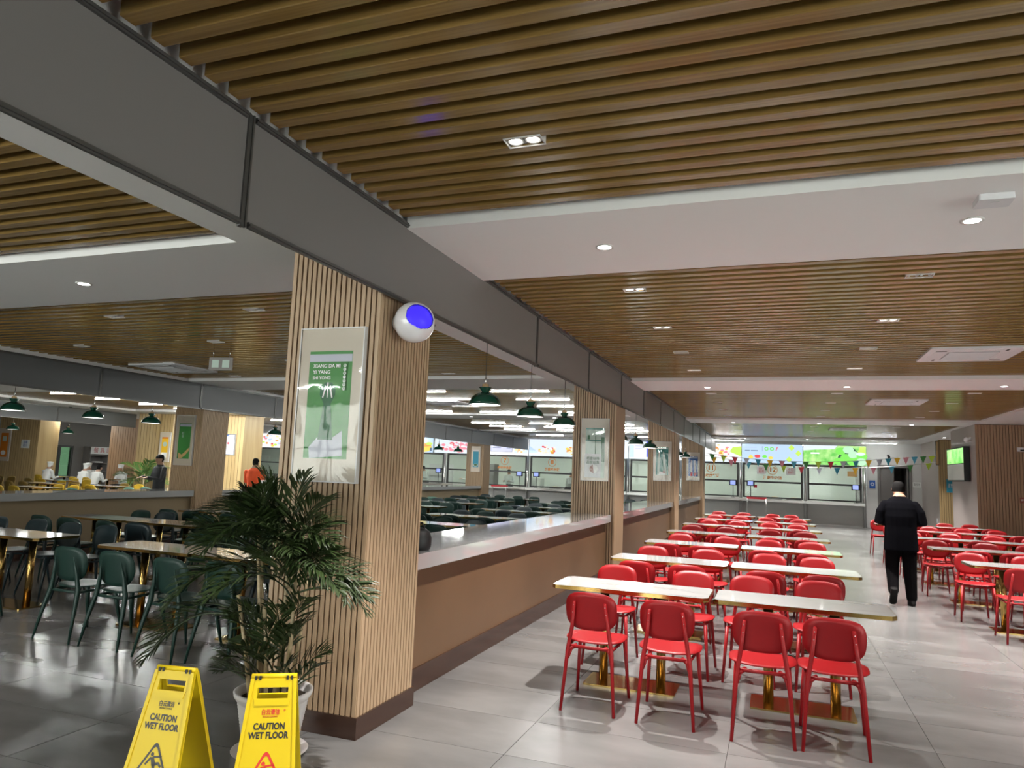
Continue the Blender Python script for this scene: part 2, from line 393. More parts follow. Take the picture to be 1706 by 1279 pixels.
# ------------------------------------------------------------------ columns
def col_slats(parent, x0, y0, w, d, z0, z1, single):
    p=.0385; faces=[]
    n=int(round(w/p)); pw=w/n; sw=.0265; th=.016
    core=MB().box(x0+th,y0+th,z0,x0+w-th,y0+d-th,z1).build('core','column_core',parent)
    nd=int(round(d/p)); pd=d/nd
    me_a=MB().box(-sw/2,0,z0,sw/2,th,z1).mesh('slat','column_wood'); me_b=MB().box(0,-sw/2,z0,th,sw/2,z1).mesh('slat','column_wood')
    pos=[]
    for i in range(n):
        cx=x0+pw*(i+.5); pos += [('a',cx,y0),('a',cx,y0+d-th)]
    for i in range(nd):
        cy=y0+pd*(i+.5); pos += [('b',x0+w-th,cy),('b',x0,cy)]
    if single:
        for k,px,py in pos: inst('slat', me_a if k=='a' else me_b, parent, (px,py,0))
    else:
        mb=MB()
        for k,px,py in pos:
            if k=='a': mb.box(px-sw/2,py,z0,px+sw/2,py+th,z1)
            else: mb.box(px,py-sw/2,z0,px+th,py+sw/2,z1)
        tag(mb.build('slat_cladding','column_wood',parent),kind='stuff')
def column(label, x0, y0, w, d, ztop, single, group='slatted wooden columns'):
    t=thing('column',label,'column',(x0+w/2,y0+d/2,0),0,group)
    col_slats(t,-w/2,-d/2,w,d,.125,ztop,single)
    e=.012; sk=MB().box(-w/2-e,-d/2-e,0,w/2+e,d/2+e,.125); sk.build('plinth','skirting',t)
    return t
c1=column('large slatted wooden column in the foreground carrying the green framed poster',-3.05,3.88,.70,.70,3.05,True)
MB().box(-.361,-.370,.0,-.02,-.362,.126).build('plinth_cover','skirting_tan',c1)
for k,l in ((1,'slatted wooden column with the grey bowl poster, second along the near counter'),(2,'slatted wooden column with the teal poster, third along the near counter'),(3,'slatted wooden column with the blue poster, farthest along the near counter')):
    column(l,-3.05,COLY[k],.70,.70,3.05,False)
column('slatted column with the tall green poster standing in the far counter',-11.16,10.95,.70,.70,3.05,True)
column('slatted column of the far counter hidden mostly behind the foreground column',-11.16,18.2,.70,.70,3.05,False)
column('distant slatted column with the light blue poster beside the serving windows',-11.16,25.3,.70,.70,3.05,False)

# half walls with quartz counters ------------------------------------------
def counter(xf, y0, y1, label_w, label_c):
    w = thing('half_wall', label_w, 'low wall', (xf-.34,(y0+y1)/2,0), 0, 'half walls under counters'); L=(y1-y0)/2-.002
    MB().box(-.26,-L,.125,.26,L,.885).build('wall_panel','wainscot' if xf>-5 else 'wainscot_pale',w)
    MB().box(-.272,-L,0,.272,L,.125).build('skirting','skirting',w)
    MB().box(-.275,-L,.125,.275,L,.165).build('skirting_rail','skirting',w)
    c = MB(); c.box(-.35,-L,.888,.35,L,1.0)
    o = c.build('counter_top','quartz',None,(xf-.35,(y0+y1)/2,0)); tag(o,label_c,'counter',None)
names1=['between the foreground column and the grey poster column','between the grey poster column and the teal poster column','between the teal poster column and the blue poster column','beyond the blue poster column']
ys=[(4.595,11.065),(11.795,18.235),(18.965,25.385),(26.115,30.0)]
for (a,b_),n in zip(ys[:3],names1):
    counter(-2.40,a,b_,'tan half wall '+n,'white quartz counter '+n)
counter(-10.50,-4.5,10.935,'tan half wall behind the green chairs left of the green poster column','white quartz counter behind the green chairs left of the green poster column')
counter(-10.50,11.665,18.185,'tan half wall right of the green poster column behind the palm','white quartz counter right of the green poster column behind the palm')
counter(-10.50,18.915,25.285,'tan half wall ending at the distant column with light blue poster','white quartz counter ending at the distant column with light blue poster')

# ------------------------------------------------------------------ posters
def poster(label, x0, x1, z0, z1, y, pics, film=True, yaw=0, group=None):
    """framed board facing -Y; pics: list of (material, u0,v0,u1,v1) or ('poly',mat,[(u,v)..]) in 0..1 of the frame"""
    w=x1-x0; h=z1-z0; t=thing('framed_poster',label,'poster',((x0+x1)/2,y,(z0+z1)/2),yaw,group)
    fr=MB(); b=.008; dd=.035
    fr.box(-w/2,-dd,-h/2,-w/2+b,0,h/2); fr.box(w/2-b,-dd,-h/2,w/2,0,h/2); fr.box(-w/2+b,-dd,h/2-b,w/2-b,0,h/2); fr.box(-w/2+b,-dd,-h/2,w/2-b,0,-h/2+b)
    fr.build('frame','poster_edge',t)
    MB().box(-w/2+b,-dd+.008,-h/2+b,w/2-b,-.002,h/2-b).build('mount','poster_mount',t)
    yy=-dd+.008
    for i,p in enumerate(pics):
        q=yy-.0006*(i+1)
        if p[0]=='poly':
            pl=[(-w/2+u*w,-h/2+v*h) for u,v in p[2]]
            MB().add([(a,q,c) for a,c in pl],[tuple(range(len(pl)))]).build('print',p[1],t)
        else:
            m_,u0,v0,u1,v1=p
            MB().add([(-w/2+u0*w,q,-h/2+v0*h),(-w/2+u1*w,q,-h/2+v0*h),(-w/2+u1*w,q,-h/2+v1*h),(-w/2+u0*w,q,-h/2+v1*h)],[(0,1,2,3)]).build('print',m_,t)
    if film:
        n=10; v=[]; 
        for j in range(n+1):
            for i in range(n+1):
                v.append((-w/2+b+(w-2*b)*i/n, -dd+.001-.0007*math.sin(i*1.9+j*1.3), -h/2+b+(h-2*b)*j/n))
        MB().add(v,[(j*(n+1)+i,j*(n+1)+i+1,(j+1)*(n+1)+i+1,(j+1)*(n+1)+i) for j in range(n) for i in range(n)],0,True).build('film','poster_film',t)
    return t,w,h,yy
def ell(cx,cy,rx,ry,n=22,a0=0,a1=360): return [(cx+rx*math.cos(R(a0+(a1-a0)*i/(n if a1-a0>=360 else n-1))), cy+ry*math.sin(R(a0+(a1-a0)*i/(n if a1-a0>=360 else n-1)))) for i in range(n)]
rice=[('poly','p_lav',[(.24,.22),(.40,.30),(.55,.27),(.74,.33),(.76,.17),(.26,.15)])]
t,w,h,yy=poster('framed green poster in cream mount on the foreground column',-2.92,-2.435,1.50,2.49,3.878,
  [('p_green',.165,.15,.83,.845),('p_lav',.165,.775,.825,.825)]+rice+
  [('poly','p_dkgreen',[(.37,.27),(.43,.5),(.36,.56),(.36,.61),(.44,.64),(.53,.64),(.60,.61),(.60,.56),(.54,.5),(.60,.27)]),
   ('p_white',.47,.54,.485,.64),('poly','p_white',[(.40,.54),(.42,.54),(.46,.61),(.44,.62)]),('poly','p_white',[(.545,.54),(.565,.54),(.525,.62),(.505,.61)])])
for txt,v,s in (('XIANG DA MI',.745,.031),('YI YANG',.705,.031),('SHI YONG',.667,.027)):
    lettering(txt,s*1.08,'p_white',t,at(-w/2+.245*w,yy-.012,-h/2+v*h)@FACE_NY,'LEFT',bold=.0003)
for i,ch in enumerate('像大米一样食用'):
    MB().add([(-w/2+.735*w+.011*math.cos(a_),yy-.0115,-h/2+(.748-.025*i)*h+.011*math.sin(a_)) for a_ in [2*PI*k/16 for k in range(16)]],[tuple(range(16))]).build('print','p_white',t)
    lettering(ch,.016,'p_green',t,at(-w/2+.735*w,yy-.013,-h/2+(.748-.025*i)*h)@FACE_NY)
t,w,h,yy=poster('framed poster with a grey sheet and white bowl on the second column',-2.90,-2.45,1.51,2.49,11.078,
  [('p_pale',.16,.05,.85,.84),('p_teal',.16,.82,.85,.84),('p_dkgreen',.23,.66,.31,.73),('p_teal',.16,.64,.84,.655),('p_dkgreen',.50,.42,.53,.72),('p_dkgreen',.72,.30,.84,.70),('p_gray',.14,.05,.72,.43),
   ('poly','p_white',ell(.47,.19,.145,.065)),('poly','p_brown',ell(.47,.19,.145,.065,14,100,270))])
for i,l in enumerate(('老虚以待','品智以真')): lettering(l,.052,'p_dkgreen',t,at(-w/2+.44*w,yy-.012,-h/2+(.355-.065*i)*h)@FACE_NY)
t,w,h,yy=poster('framed teal poster on the third column',-2.90,-2.455,1.51,2.49,18.248,
  [('p_teal',.15,.15,.84,.85),('p_gray',.15,.81,.82,.83),('poly','p_pale',[(.22,.15),(.34,.15),(.38,.72),(.30,.76)]),('poly','p_pale',[(.56,.15),(.78,.15),(.60,.72),(.54,.74)]),('poly','p_white',[(.30,.15),(.36,.25),(.5,.22),(.66,.27),(.72,.16)]),('poly','p_brown',ell(.60,.23,.07,.03))])
t,w,h,yy=poster('framed blue poster on the farthest column',-2.90,-2.455,1.52,2.48,25.398,
  [('p_blue',.15,.15,.86,.85),('p_gray',.15,.79,.84,.83),('poly','p_lav',[(.30,.3),(.44,.3),(.42,.72),(.32,.72)]),('poly','p_lav',[(.58,.3),(.70,.3),(.66,.72),(.60,.72)]),('poly','p_red',[(.28,.16),(.34,.3),(.46,.3),(.46,.16)]),('poly','p_red',[(.56,.16),(.56,.28),(.76,.30),(.76,.18)])])
t,w,h,yy=poster('tall framed green poster with golden grain sheaf on the far counter column',-11.07,-10.62,1.47,2.45,10.946,
  [('p_green',.17,.13,.84,.83),('p_lav',.2,.77,.84,.82),('poly','p_tan',[(.20,.16),(.24,.25),(.42,.21),(.60,.27),(.82,.36),(.82,.30),(.62,.20),(.42,.14),(.25,.13)]),('poly','p_dkgreen',[(.2,.13),(.26,.13),(.21,.2)])])
lettering('稻\n食',.06,'p_pale',t,at(-w/2+.42*w,yy-.012,-h/2+.60*h)@FACE_NY)
poster('light blue framed poster on the distant column beside the serving windows',-10.95,-10.57,1.52,2.48,25.298,
  [('p_cyan',.2,.18,.80,.80),('p_gray',.2,.82,.8,.86),('poly','p_pale',ell(.5,.26,.24,.06)),('poly','p_dkgreen',ell(.5,.27,.18,.04))],False)

# ------------------------------------------------------------------ chairs and tables
def plate(w, h, n_exp, th, curve, axis, rings=4, seg=30, dish=0.0, top_bias=1.0):
    """superellipse shell; axis 'z': lies flat (seat), 'y': upright (backrest)"""
    mb=MB(); V=[[],[]]
    for side in (0,1):
        off = th/2 if side==0 else -th/2
        V[side].append((0,0,off))
        for r in range(1,rings+1):
            for k in range(seg):
                t=2*PI*k/seg; c,s_=math.cos(t),math.sin(t)
                x=math.copysign(abs(c)**(2/n_exp),c)*w/2*r/rings; y=math.copysign(abs(s_)**(2/n_exp),s_)*h/2*r/rings
                if y<0: x*=1-(1-top_bias)*(-y/(h/2))
                e = off*(1 if r<rings else .55)
                V[side].append((x,y,e+curve*(x/(w/2))**2+dish*(y/(h/2))**2))
    vs=V[0]+V[1]; n0=len(V[0]); fs=[]
    for side in (0,1):
        o=side*n0
        for k in range(seg):
            k2=(k+1)%seg
            tri=(o,o+1+k,o+1+k2); fs.append(tri if side==0 else tri[::-1])
            for r in range(rings-1):
                q=(o+1+r*seg+k,o+1+(r+1)*seg+k,o+1+(r+1)*seg+k2,o+1+r*seg+k2); fs.append(q if side==0 else q[::-1])
    for k in range(seg):
        k2=(k+1)%seg; a=1+(rings-1)*seg
        fs.append((a+k,n0+a+k,n0+a+k2,a+k2))
    if axis=='y': vs=[(x,z,y) for x,y,z in vs]; fs=[f[::-1] for f in fs]
    mb.add(vs,fs,0,True); return mb
def chair_meshes(mname, style):
    d={}
    seat=plate(.42,.39,3.0,.014,.014,'z',4,30,.004); seat.v=[(x,y+.015,z+.445) for x,y,z in seat.v]
    d['seat']=[seat.mesh('seat',mname)]
    if style=='red':
        bk=plate(.365,.262,3.2,.013,.028,'y',4,30,0,.97); bk.v=[(x,y-.215-.18*(z),z+.668) for x,y,z in bk.v]
        lg=lambda s:[MB().tube([(s*.185,-.255,0),(s*.155,-.215,.40),(s*.128,-.215,.56),(s*.108,-.250,.735)],[.0105,.0145,.014,.011],8).mesh('leg',mname),
                     MB().tube([(s*.195,.235,0),(s*.165,.175,.425)],[.0105,.0145],8).mesh('leg',mname)]
        ap=MB().tube([(-.16,.165,.425),(.16,.165,.425),(.165,0,.425),(.155,-.195,.42),(-.155,-.195,.42),(-.165,0,.425),(-.16,.165,.425)],[.012]*7,6)
        for s in (-1,1): ap.tube([(s*.10,-.17,.425),(s*.155,-.212,.40)],[.016,.016],6); ap.tube([(s*.152,-.214,.34),(s*.13,-.19,.425)],[.009,.014],6)
        d['seat_frame']=[ap.mesh('seat_frame',mname)]
        bt=MB()
        for s in (-1,1):
            for zz,xx,yy in ((.66,.1175,-.248),(.71,.1115,-.260)): bt.ball((s*xx,yy,zz),.0035,6)
        d['screws']=[bt.mesh('screws','chrome')]
    else:
        bk=plate(.405,.30,3.3,.014,.030,'y',4,30,0,.86); bk.v=[(x,y-.200-.16*z,z+.650) for x,y,z in bk.v]
        lg=lambda s:[MB().tube([(s*.215,-.290,0),(s*.188,-.245,.25),(s*.160,-.206,.44),(s*.132,-.214,.58),(s*.108,-.238,.715)],[.009,(.018,.016),(.024,.019),(.018,.014),.004],8).mesh('leg',mname),
                     MB().tube([(s*.21,.25,0),(s*.183,.20,.25),(s*.16,.165,.435)],[.009,.018,.024],8).mesh('leg',mname)]
        ap=MB()
        for s in (-1,1): ap.tube([(s*.16,.165,.424),(s*.165,0,.418),(s*.158,-.205,.415)],[(.016,.012)]*3,6)
        ap.tube([(-.16,.165,.424),(.16,.165,.424)],[.013]*2,6); ap.tube([(-.155,-.20,.415),(.155,-.20,.415)],[.013]*2,6)
        d['seat_frame']=[ap.mesh('seat_frame',mname)]
    d['backrest']=[bk.mesh('backrest',mname)]
    d['leg']=lg(-1)+lg(1)
    return d
def joined(d, name):
    bm=bmesh.new()
    for l in d.values():
        for me in l: bm.from_mesh(me)
    me=bpy.data.meshes.new(name); bm.to_mesh(me); bm.free()
    for mm in next(iter(d.values()))[0].materials: me.materials.append(mm)
    for p in me.polygons: p.material_index=0
    return me
KIT={k:chair_meshes(*a) for k,a in dict(red=('red_plastic','red'),green=('green_plastic','g'),blue=('blue_plastic','g'),pale=('pale_green_plastic','g'),mustard=('mustard_plastic','g'),brown=('brown_plastic','g')).items()}
ONE={k:joined(d,'dining_chair') for k,d in KIT.items()}
def chair(kit, label, x, y, rz, group, parts=True):
    if not parts:
        return tag(inst('dining_chair',ONE[kit],None,(x,y,0),rz),label,'chair',group)
    t=thing('dining_chair',label,'chair',(x,y,0),rz,group)
    sub={'screws':'backrest'}; made={}
    for n in ('seat','seat_frame','backrest','leg','screws'):
        for me in KIT[kit].get(n,()): made[n]=inst(n,me,made.get(sub.get(n),t))
    return t
def table_meshes():
    w,d=1.195,.53; d_={}
    poly=[(-w/2+.035,-d/2),(w/2-.035,-d/2),(w/2,-d/2+.045),(w/2,d/2-.045),(w/2-.035,d/2),(-w/2+.035,d/2),(-w/2,d/2-.045),(-w/2,-d/2+.045)]
    inner=[(x*.992,y*.985) for x,y in poly]
    d_['tabletop']=[MB().prism(inner,.722,.7475).mesh('tabletop','marble')]
    eb=MB(); n=8
    v=[(x,y,z) for z in (.718,.746) for x,y in poly]+[(x*.991,y*.983,z) for z in (.718,.746) for x,y in poly]
    fs=[]
    for i in range(n):
        j=(i+1)%n; fs+= [(i,j,n+j,n+i),(2*n+j,2*n+i,3*n+i,3*n+j),(n+i,n+j,3*n+j,3*n+i),(j,i,2*n+i,2*n+j)]
    d_['edge_band']=[eb.add(v,fs).mesh('edge_band','brass')]
    d_['base_plate']=[MB().prism(rrect(.70,.34,.015,2),0,.012).mesh('base_plate','brass')]
    d_['post']=[MB().tube([(s*.225,0,.012),(s*.225,0,.70)],.036,16).mesh('post','brass') for s in (-1,1)]
    d_['bracket']=[MB().box(s*.225-.11,-.16,.70,s*.225+.11,.16,.718).mesh('bracket','dark_frame') for s in (-1,1)]
    return d_
TKIT=table_meshes()
def table(label, x, y, group, rz=0):
    t=thing('dining_table',label,'table',(x,y,0),rz,group)
    made={}
    for n,l in TKIT.items():
        for k,me in enumerate(l):
            o=inst(n,me,{'edge_band':made.get('tabletop'),'bracket':made.get('post%d'%k)}.get(n) or t); made[n]=o; made[n+str(k)]=o
    return t
rr=random.Random(3)
# red block beside the near counter
OFFS=[(-.15,.38,-.24,.16)]
for k in range(7):
    yc=5.795+2.1*k; row=ORD[k]+' row' if k else 'front row'
    for i,cx in enumerate((-1.065,.165)):
        table('marble table with brass edge, %s of red chairs, %s'%(row,('beside the counter wall','beside the aisle')[i]),cx,yc,'marble tables of the red block')
    xs=[-1.215,-.69,-.09,.335] if k==0 else [-1.32+rr.uniform(-.045,.045),-.80+rr.uniform(-.045,.045),-.10+rr.uniform(-.045,.045),.42+rr.uniform(-.045,.045)]
    for i,x in enumerate(xs):
        chair('red','red plastic chair, %s, near side of table, %s from the counter wall'%(row,NTH[i]),x,yc-.595+(rr.uniform(-.04,.04) if k else (0.02,0,-.045,-.03)[i]),(rr.uniform(-.06,.06) if k else (.0,.0,.02,-.02)[i]),'red plastic chairs')
    for i,x in enumerate((-1.32,-.72,-.12,.38)):
        chair('red','red plastic chair, %s, far side of table, %s from the counter wall'%(row,NTH[i]),x+rr.uniform(-.09,.09),yc+.60+rr.uniform(-.03,.06),PI+rr.uniform(-.08,.08),'red plastic chairs')
# red block right of the walking man
for k in range(5):
    yc=10.0+2.1*k; row=ORD[k]+' row'
    for i,cx in enumerate((2.70,3.92)):
        table('marble table, %s right of the walking man, %s'%(row,('beside the aisle','toward the right wall')[i]),cx,yc,'marble tables right of the walking man')
    for i,x in enumerate((2.48,3.0,3.66,4.18)):
        chair('red','red chair right of the walking man, %s, near side, %s from the aisle'%(row,NTH[i]),x+rr.uniform(-.05,.05)*(k>0),yc-.59,rr.uniform(-.06,.06),'red chairs right of the man')
    for i,x in enumerate((2.32,2.95,3.6,4.15)):
        chair('red','red chair right of the walking man, %s, far side, %s from the aisle'%(row,NTH[i]),x+rr.uniform(-.05,.05)*(k>0),yc+.60,PI+rr.uniform(-.06,.06),'red chairs right of the man')
# green block in the middle hall
def green_block(tagn, centers, rows, joined_from, order):
    for k,yc in enumerate(rows):
        row=ORD[k]+' row'
        for i,cx in enumerate(centers):
            table('marble table with brass edge, green chair %s, %s, %s table'%(tagn,row,('left','right')[i]),cx,yc,'marble tables of the green blocks')
        n=0
        for cx in centers:
            for dx in (-.27,.25):
                kit=('green','green','blue','green')[rr.randrange(4)] if yc<12.5 else ('green','pale','green','blue')[rr.randrange(4)]
                if yc<6: kit='green'
                chair(kit,'dark green chair, %s, %s, near side, %s from the left'%(tagn,row,NTH[n]),cx+dx+rr.uniform(-.05,.05),yc-.62+rr.uniform(-.04,.04),rr.uniform(-.1,.1),'dark green chairs',k<joined_from)
                chair(('green','blue')[rr.randrange(2)],'dark green chair, %s, %s, far side, %s from the left'%(tagn,row,NTH[n]),cx+dx+rr.uniform(-.05,.05),yc+.60+rr.uniform(-.03,.08),PI+rr.uniform(-.1,.1),'dark green chairs',k<joined_from)
                n+=1
green_block('left block',(-8.84,-7.64),[5.53,7.64,9.74,12.6,14.8,17.0,19.25,21.5],3,0)
green_block('block nearest the palm',(-5.62,-4.42),[5.53,7.7,10.38,12.48,14.93,17.05,19.2,21.4,23.6],4,0)
# mustard chairs beyond the far counter
YROWS=[(12.9,-17.4,'must'),(13.3,-15.4,'green'),(15.6,-13.2,'green'),(14.8,-19.75,'must'),(15.2,-17.7,'must'),(15.5,-15.5,'green'),(16.7,-21.6,'must'),(15.6,-23.6,'must')]
for q,(yy_,xx_,kk) in enumerate(YROWS):
    nm=NTH[q] if q<8 else ('ninth','tenth')[q-8]
    t=table('pale table among mustard chairs behind the far counter, %s table'%nm,xx_,yy_,'tables beyond the far counter',0)
    for i,(dx,s) in enumerate(((-.28,-1),(.28,-1),(-.28,1),(.28,1))):
        kit=('mustard','brown')[rr.randrange(2)] if kk=='must' else ('pale','green')[rr.randrange(2)]
        chair(kit,'%s chair beyond the far counter, table %s, %s side %s'%('mustard' if kk=='must' else 'pale green',nm,'near' if s<0 else 'far','left' if dx<0 else 'right'),xx_+dx,yy_+s*.6,0 if s<0 else PI,'chairs beyond the far counter',False)

# ------------------------------------------------------------------ ceiling lamps
def spot(parent, loc, power, size=84, blend=.75, rad=.03, col=(1,.955,.91)):
    l=bpy.data.lights.new('bulb','SPOT'); l.energy=power; l.spot_size=R(size); l.spot_blend=blend; l.shadow_soft_size=rad; l.color=col
    o=bpy.data.objects.new('bulb',l); COL.objects.link(o); o.location=loc
    if parent: o.parent=parent
    return o
twin_frame=MB()
for x0,x1,y0,y1 in ((-.096,.096,-.052,-.047),(-.096,.096,.047,.052),(-.096,-.091,-.047,.047),(.091,.096,-.047,.047)): twin_frame.box(x0,y0,-.006,x1,y1,.06)
twin_frame.box(-.091,-.047,.010,.091,.047,.018,1)
twin_frame_me=twin_frame.mesh('frame',['white_trim','ac_grill'])
ring_me=MB().lathe([(.040,-.004),(.043,.002),(.038,.009),(.031,.009),(.031,-.002),(.040,-.004)],18).mesh('trim_ring','white_trim')
bulb_on=MB().lathe([(0.0,.004),(.031,.006)],14).mesh('lens','lamp_glow')
bulb_off=MB().lathe([(0.0,.004),(.031,.006)],14).mesh('lens','shade_inside')
def twin(x,y,z,label,on=True,power=P_TWIN):
    t=thing('twin_downlight',label,'ceiling light',(x,y,z),0,'twin downlights' if on else 'unlit twin downlights')
    inst('frame',twin_frame_me,t)
    for s in (-.045,.045):
        rg=inst('trim_ring',ring_me,t,(s,0,.004)); inst('lens',bulb_on if on else bulb_off,rg)
    if on: spot(t,(0,0,-.03),power)
    return t
XG=(-1.16,1.05,3.2); XN=('nearest the grey barrier','in the middle','on the right')
TY_=[(3.16,'nearest bay'),(6.12,'second bay, front'),(7.77,'second bay, next'),(9.42,'second bay, third'),(11.02,'second bay, last'),(14.12,'third bay, front'),(15.80,'third bay, next'),(17.5,'third bay, third'),(19.15,'third bay, last'),(22.6,'fourth bay, front'),(24.8,'fourth bay, next'),(27.0,'fourth bay, last')]
for y,n in TY_:
    for x,xn in zip(XG,XN):
        if y<4 and x>0: continue
        on=not(x>0 and x<2 and 6<y<6.5)
        twin(x,y,ZS,('lit' if on else 'unlit')+' twin downlight in slatted ceiling, %s, %s'%(n,xn),on,P_TWIN*(1.25 if (x<0 and 6<y<6.5) else 1))
for x,xn in zip((-4.81,-6.65,-8.98),('right','middle','left')):
    for y,n in ((5.57,'front'),(7.06,'second'),(8.6,'third'),(10.05,'fourth')): twin(x,y,ZS2,'dim twin downlight over green chairs, %s row, %s'%(n,xn),False)
can_me=MB().lathe([(.064,0),(.064,-.006),(.047,-.006),(.043,.004)],20).mesh('trim_ring','white_trim')
lens_me=MB().lathe([(0,-.001),(.045,-.001)],16).mesh('lens','lamp_glow')
def can(x,y,z,label,power=P_SOFF):
    t=thing('round_downlight',label,'ceiling light',(x,y,z),0,'round downlights in white soffits')
    rg=inst('trim_ring',can_me,t,(0,0,0)); inst('lens',lens_me,rg,(0,0,-.004)); spot(t,(0,0,-.03),power); return t
for y,n in ((4.76,'nearest'),(12.82,'second'),(20.9,'third'),(28.9,'fourth')):
    for x,xn in zip((-1.12,1.1,3.3),XN): can(x,y,ZF,'round lit downlight in the %s white soffit, %s'%(n,xn))
for x,y,n in ((-5.5,4.28,'nearest soffit over the green chairs, middle'),(-7.9,4.28,'nearest soffit over the green chairs, left'),(-5.5,18.1,'third soffit of middle hall, right'),(-7.9,18.1,'third soffit of middle hall, left'),(-6.2,27.6,'last soffit of middle hall')):
    can(x,y,ZF2,'round lit downlight in the %s'%n,30)
can(5.05,26.2,ZF,'round downlight before the pale slatted wall at right')
for i,y in enumerate((8.6,15.0,24.0)): can(5.9,y,ZF,'round downlight in the right white ceiling margin, %s'%NTH[i])
# LED battens
tube_me=[MB().box(-.575,-.03,.012,.575,.03,.06).mesh('housing','white_trim'), MB().box(-.57,-.016,.0,.57,.016,.012).mesh('tube','tube_glow')]
def gap_y(y, bays):
    for y0 in bays[::-1]:
        if y>y0: b0=y0+SW/2+.01+PITCH/2; return b0+PITCH*round((y-b0)/PITCH)
    return y
tube_far=MB().box(-.57,-.016,.0,.57,.016,.012).mesh('tube','tube_far')
tube_kit=MB().box(-.57,-.016,.0,.57,.016,.012).mesh('tube','tube_kitchen')
def batten(x,y,z,label,rz=0,me=None):
    t=thing('led_batten',label,'ceiling light',(x,y,z),rz,'led battens')
    inst('housing',tube_me[0],t); inst('tube',me or tube_me[1],t)
for j,y in enumerate((12.55,13.95,15.35,17.0,20.9,22.5,23.9,27.6)):
    for x,xn in zip((-4.49,-6.6,-8.55),('right','middle','left')): batten(x,gap_y(y,(0,4.89,11.81,18.86,25.91)),ZS2-.012,'white led batten in middle hall ceiling, %s line, %s column'%(ORD[j],xn))
for j,y in enumerate((11.3-0,12.7,13.95,15.35,16.7,19.75,21.2)):
    for x,xn in zip((-16.5,-14.2),('left','right')): batten(x,gap_y(y,(0,5.21,11.91,18.91)),ZS2-.014,'white led batten beyond the far barrier, %s line, %s column'%(ORD[j],xn),0,tube_far)
for x,l in ((-1.75,'white led batten above the serving screens near the barrier'),(3.6,'white led batten above the serving screens at right')): batten(x,29.6,ZF-.06,l)
for i,(x,y) in enumerate(((-5.2,-1.5),(-8.2,-1.5),(-5.2,-3.6),(-8.2,-3.6))): batten(x,y,ZS2-.06,'added unseen led batten behind the viewer brightening the middle hall, %s'%NTH[i],0,tube_kit)  # out-of-view battens added as fill for the middle hall
for i,(x,y) in enumerate(((-13,28.6),(-17,28.6),(-21,28.6),(-25,28.6),(-23,23),(-26,20),(-23,17))): batten(x,y,ZF2-.08,'white led batten in the far left hall, %s'%NTH[i],0,tube_far)

# ------------------------------------------------------------------ pendant lamps
pm={'cord':MB().tube([(0,0,.14),(0,0,1.0)],.0035,5).mesh('cord','cord'),
    'stem':MB().tube([(0,0,.20),(0,0,.30)],.008,6).mesh('stem','chrome'),
    'wood_cap':MB().lathe([(0,.212),(.032,.212),(.037,.172),(.0,.172)],14).mesh('wood_cap','lamp_wood'),
    'shade':MB().lathe([(.062,.180),(.064,.177),(.036,.132),(.05,.124),(.088,.112),(.122,.090),(.148,.058),(.161,.026),(.166,.0),(.162,.002),(.145,.054),(.12,.085),(.085,.106),(.03,.12)],26).mesh('shade','lampshade'),
    'lining':MB().lathe([(.160,.004),(.143,.052),(.118,.083),(.083,.104),(.0,.118)],24).mesh('lining','shade_inside'),
    'bulb':MB().lathe([(0,.010),(.140,.014)],20).mesh('bulb','pend_glow')}
def pendant(x,y,z,label,ceil):
    t=thing('pendant_lamp',label,'pendant lamp',(x,y,z),0,'green pendant lamps')
    for n,me in pm.items():
        o=inst(n,me,sh if n in ('lining','bulb') else t)
        if n=='shade': sh=o
        if n=='cord': o.scale=(1,1,(ceil-z-.0)/1.0)
    MB().lathe([(0,ceil-z),(.045,ceil-z-.001),(.045,ceil-z-.012),(.012,ceil-z-.035),(.0,ceil-z-.035)],14).build('ceiling_rose','lampshade',t)
    return t
for i,y in enumerate((6.65,8.08,9.55)): pendant(-2.76,y,2.265,'dark green pendant lamp over near counter, %s beyond the foreground column'%NTH[i],ZF2)
for i,y in enumerate((13.3,15.0,16.8)): pendant(-2.76,y,2.265,'dark green pendant lamp over near counter, %s beyond the grey poster column'%NTH[i],ZF2)
for i,y in enumerate((20.4,22.0,23.8)): pendant(-2.76,y,2.265,'dark green pendant lamp over near counter, %s beyond the teal poster column'%NTH[i],ZF2)
for i,y in enumerate((6.0,7.45,8.8,10.0)): pendant(-10.75,y,2.22,'green pendant lamp over far counter, %s from the left edge'%NTH[i],ZF2-.02)
for i,y in enumerate((13.6,15.2,16.8)): pendant(-10.85,y,2.22,'green pendant lamp over far counter, %s beyond the green poster column'%NTH[i],ZF2-.02)
for i,y in enumerate((20.6,22.2,23.8)): pendant(-10.85,y,2.22,'green pendant lamp over far counter before serving windows, %s'%NTH[i],ZF2-.02)
for i,(x,y) in enumerate(((-20.4,14.2),(-20.4,15.9),(-20.4,12.4))): pendant(x,y,2.22,'distant green pendant lamp in front of the grey far wall, %s'%('middle','right','left')[i],ZF2-.02)

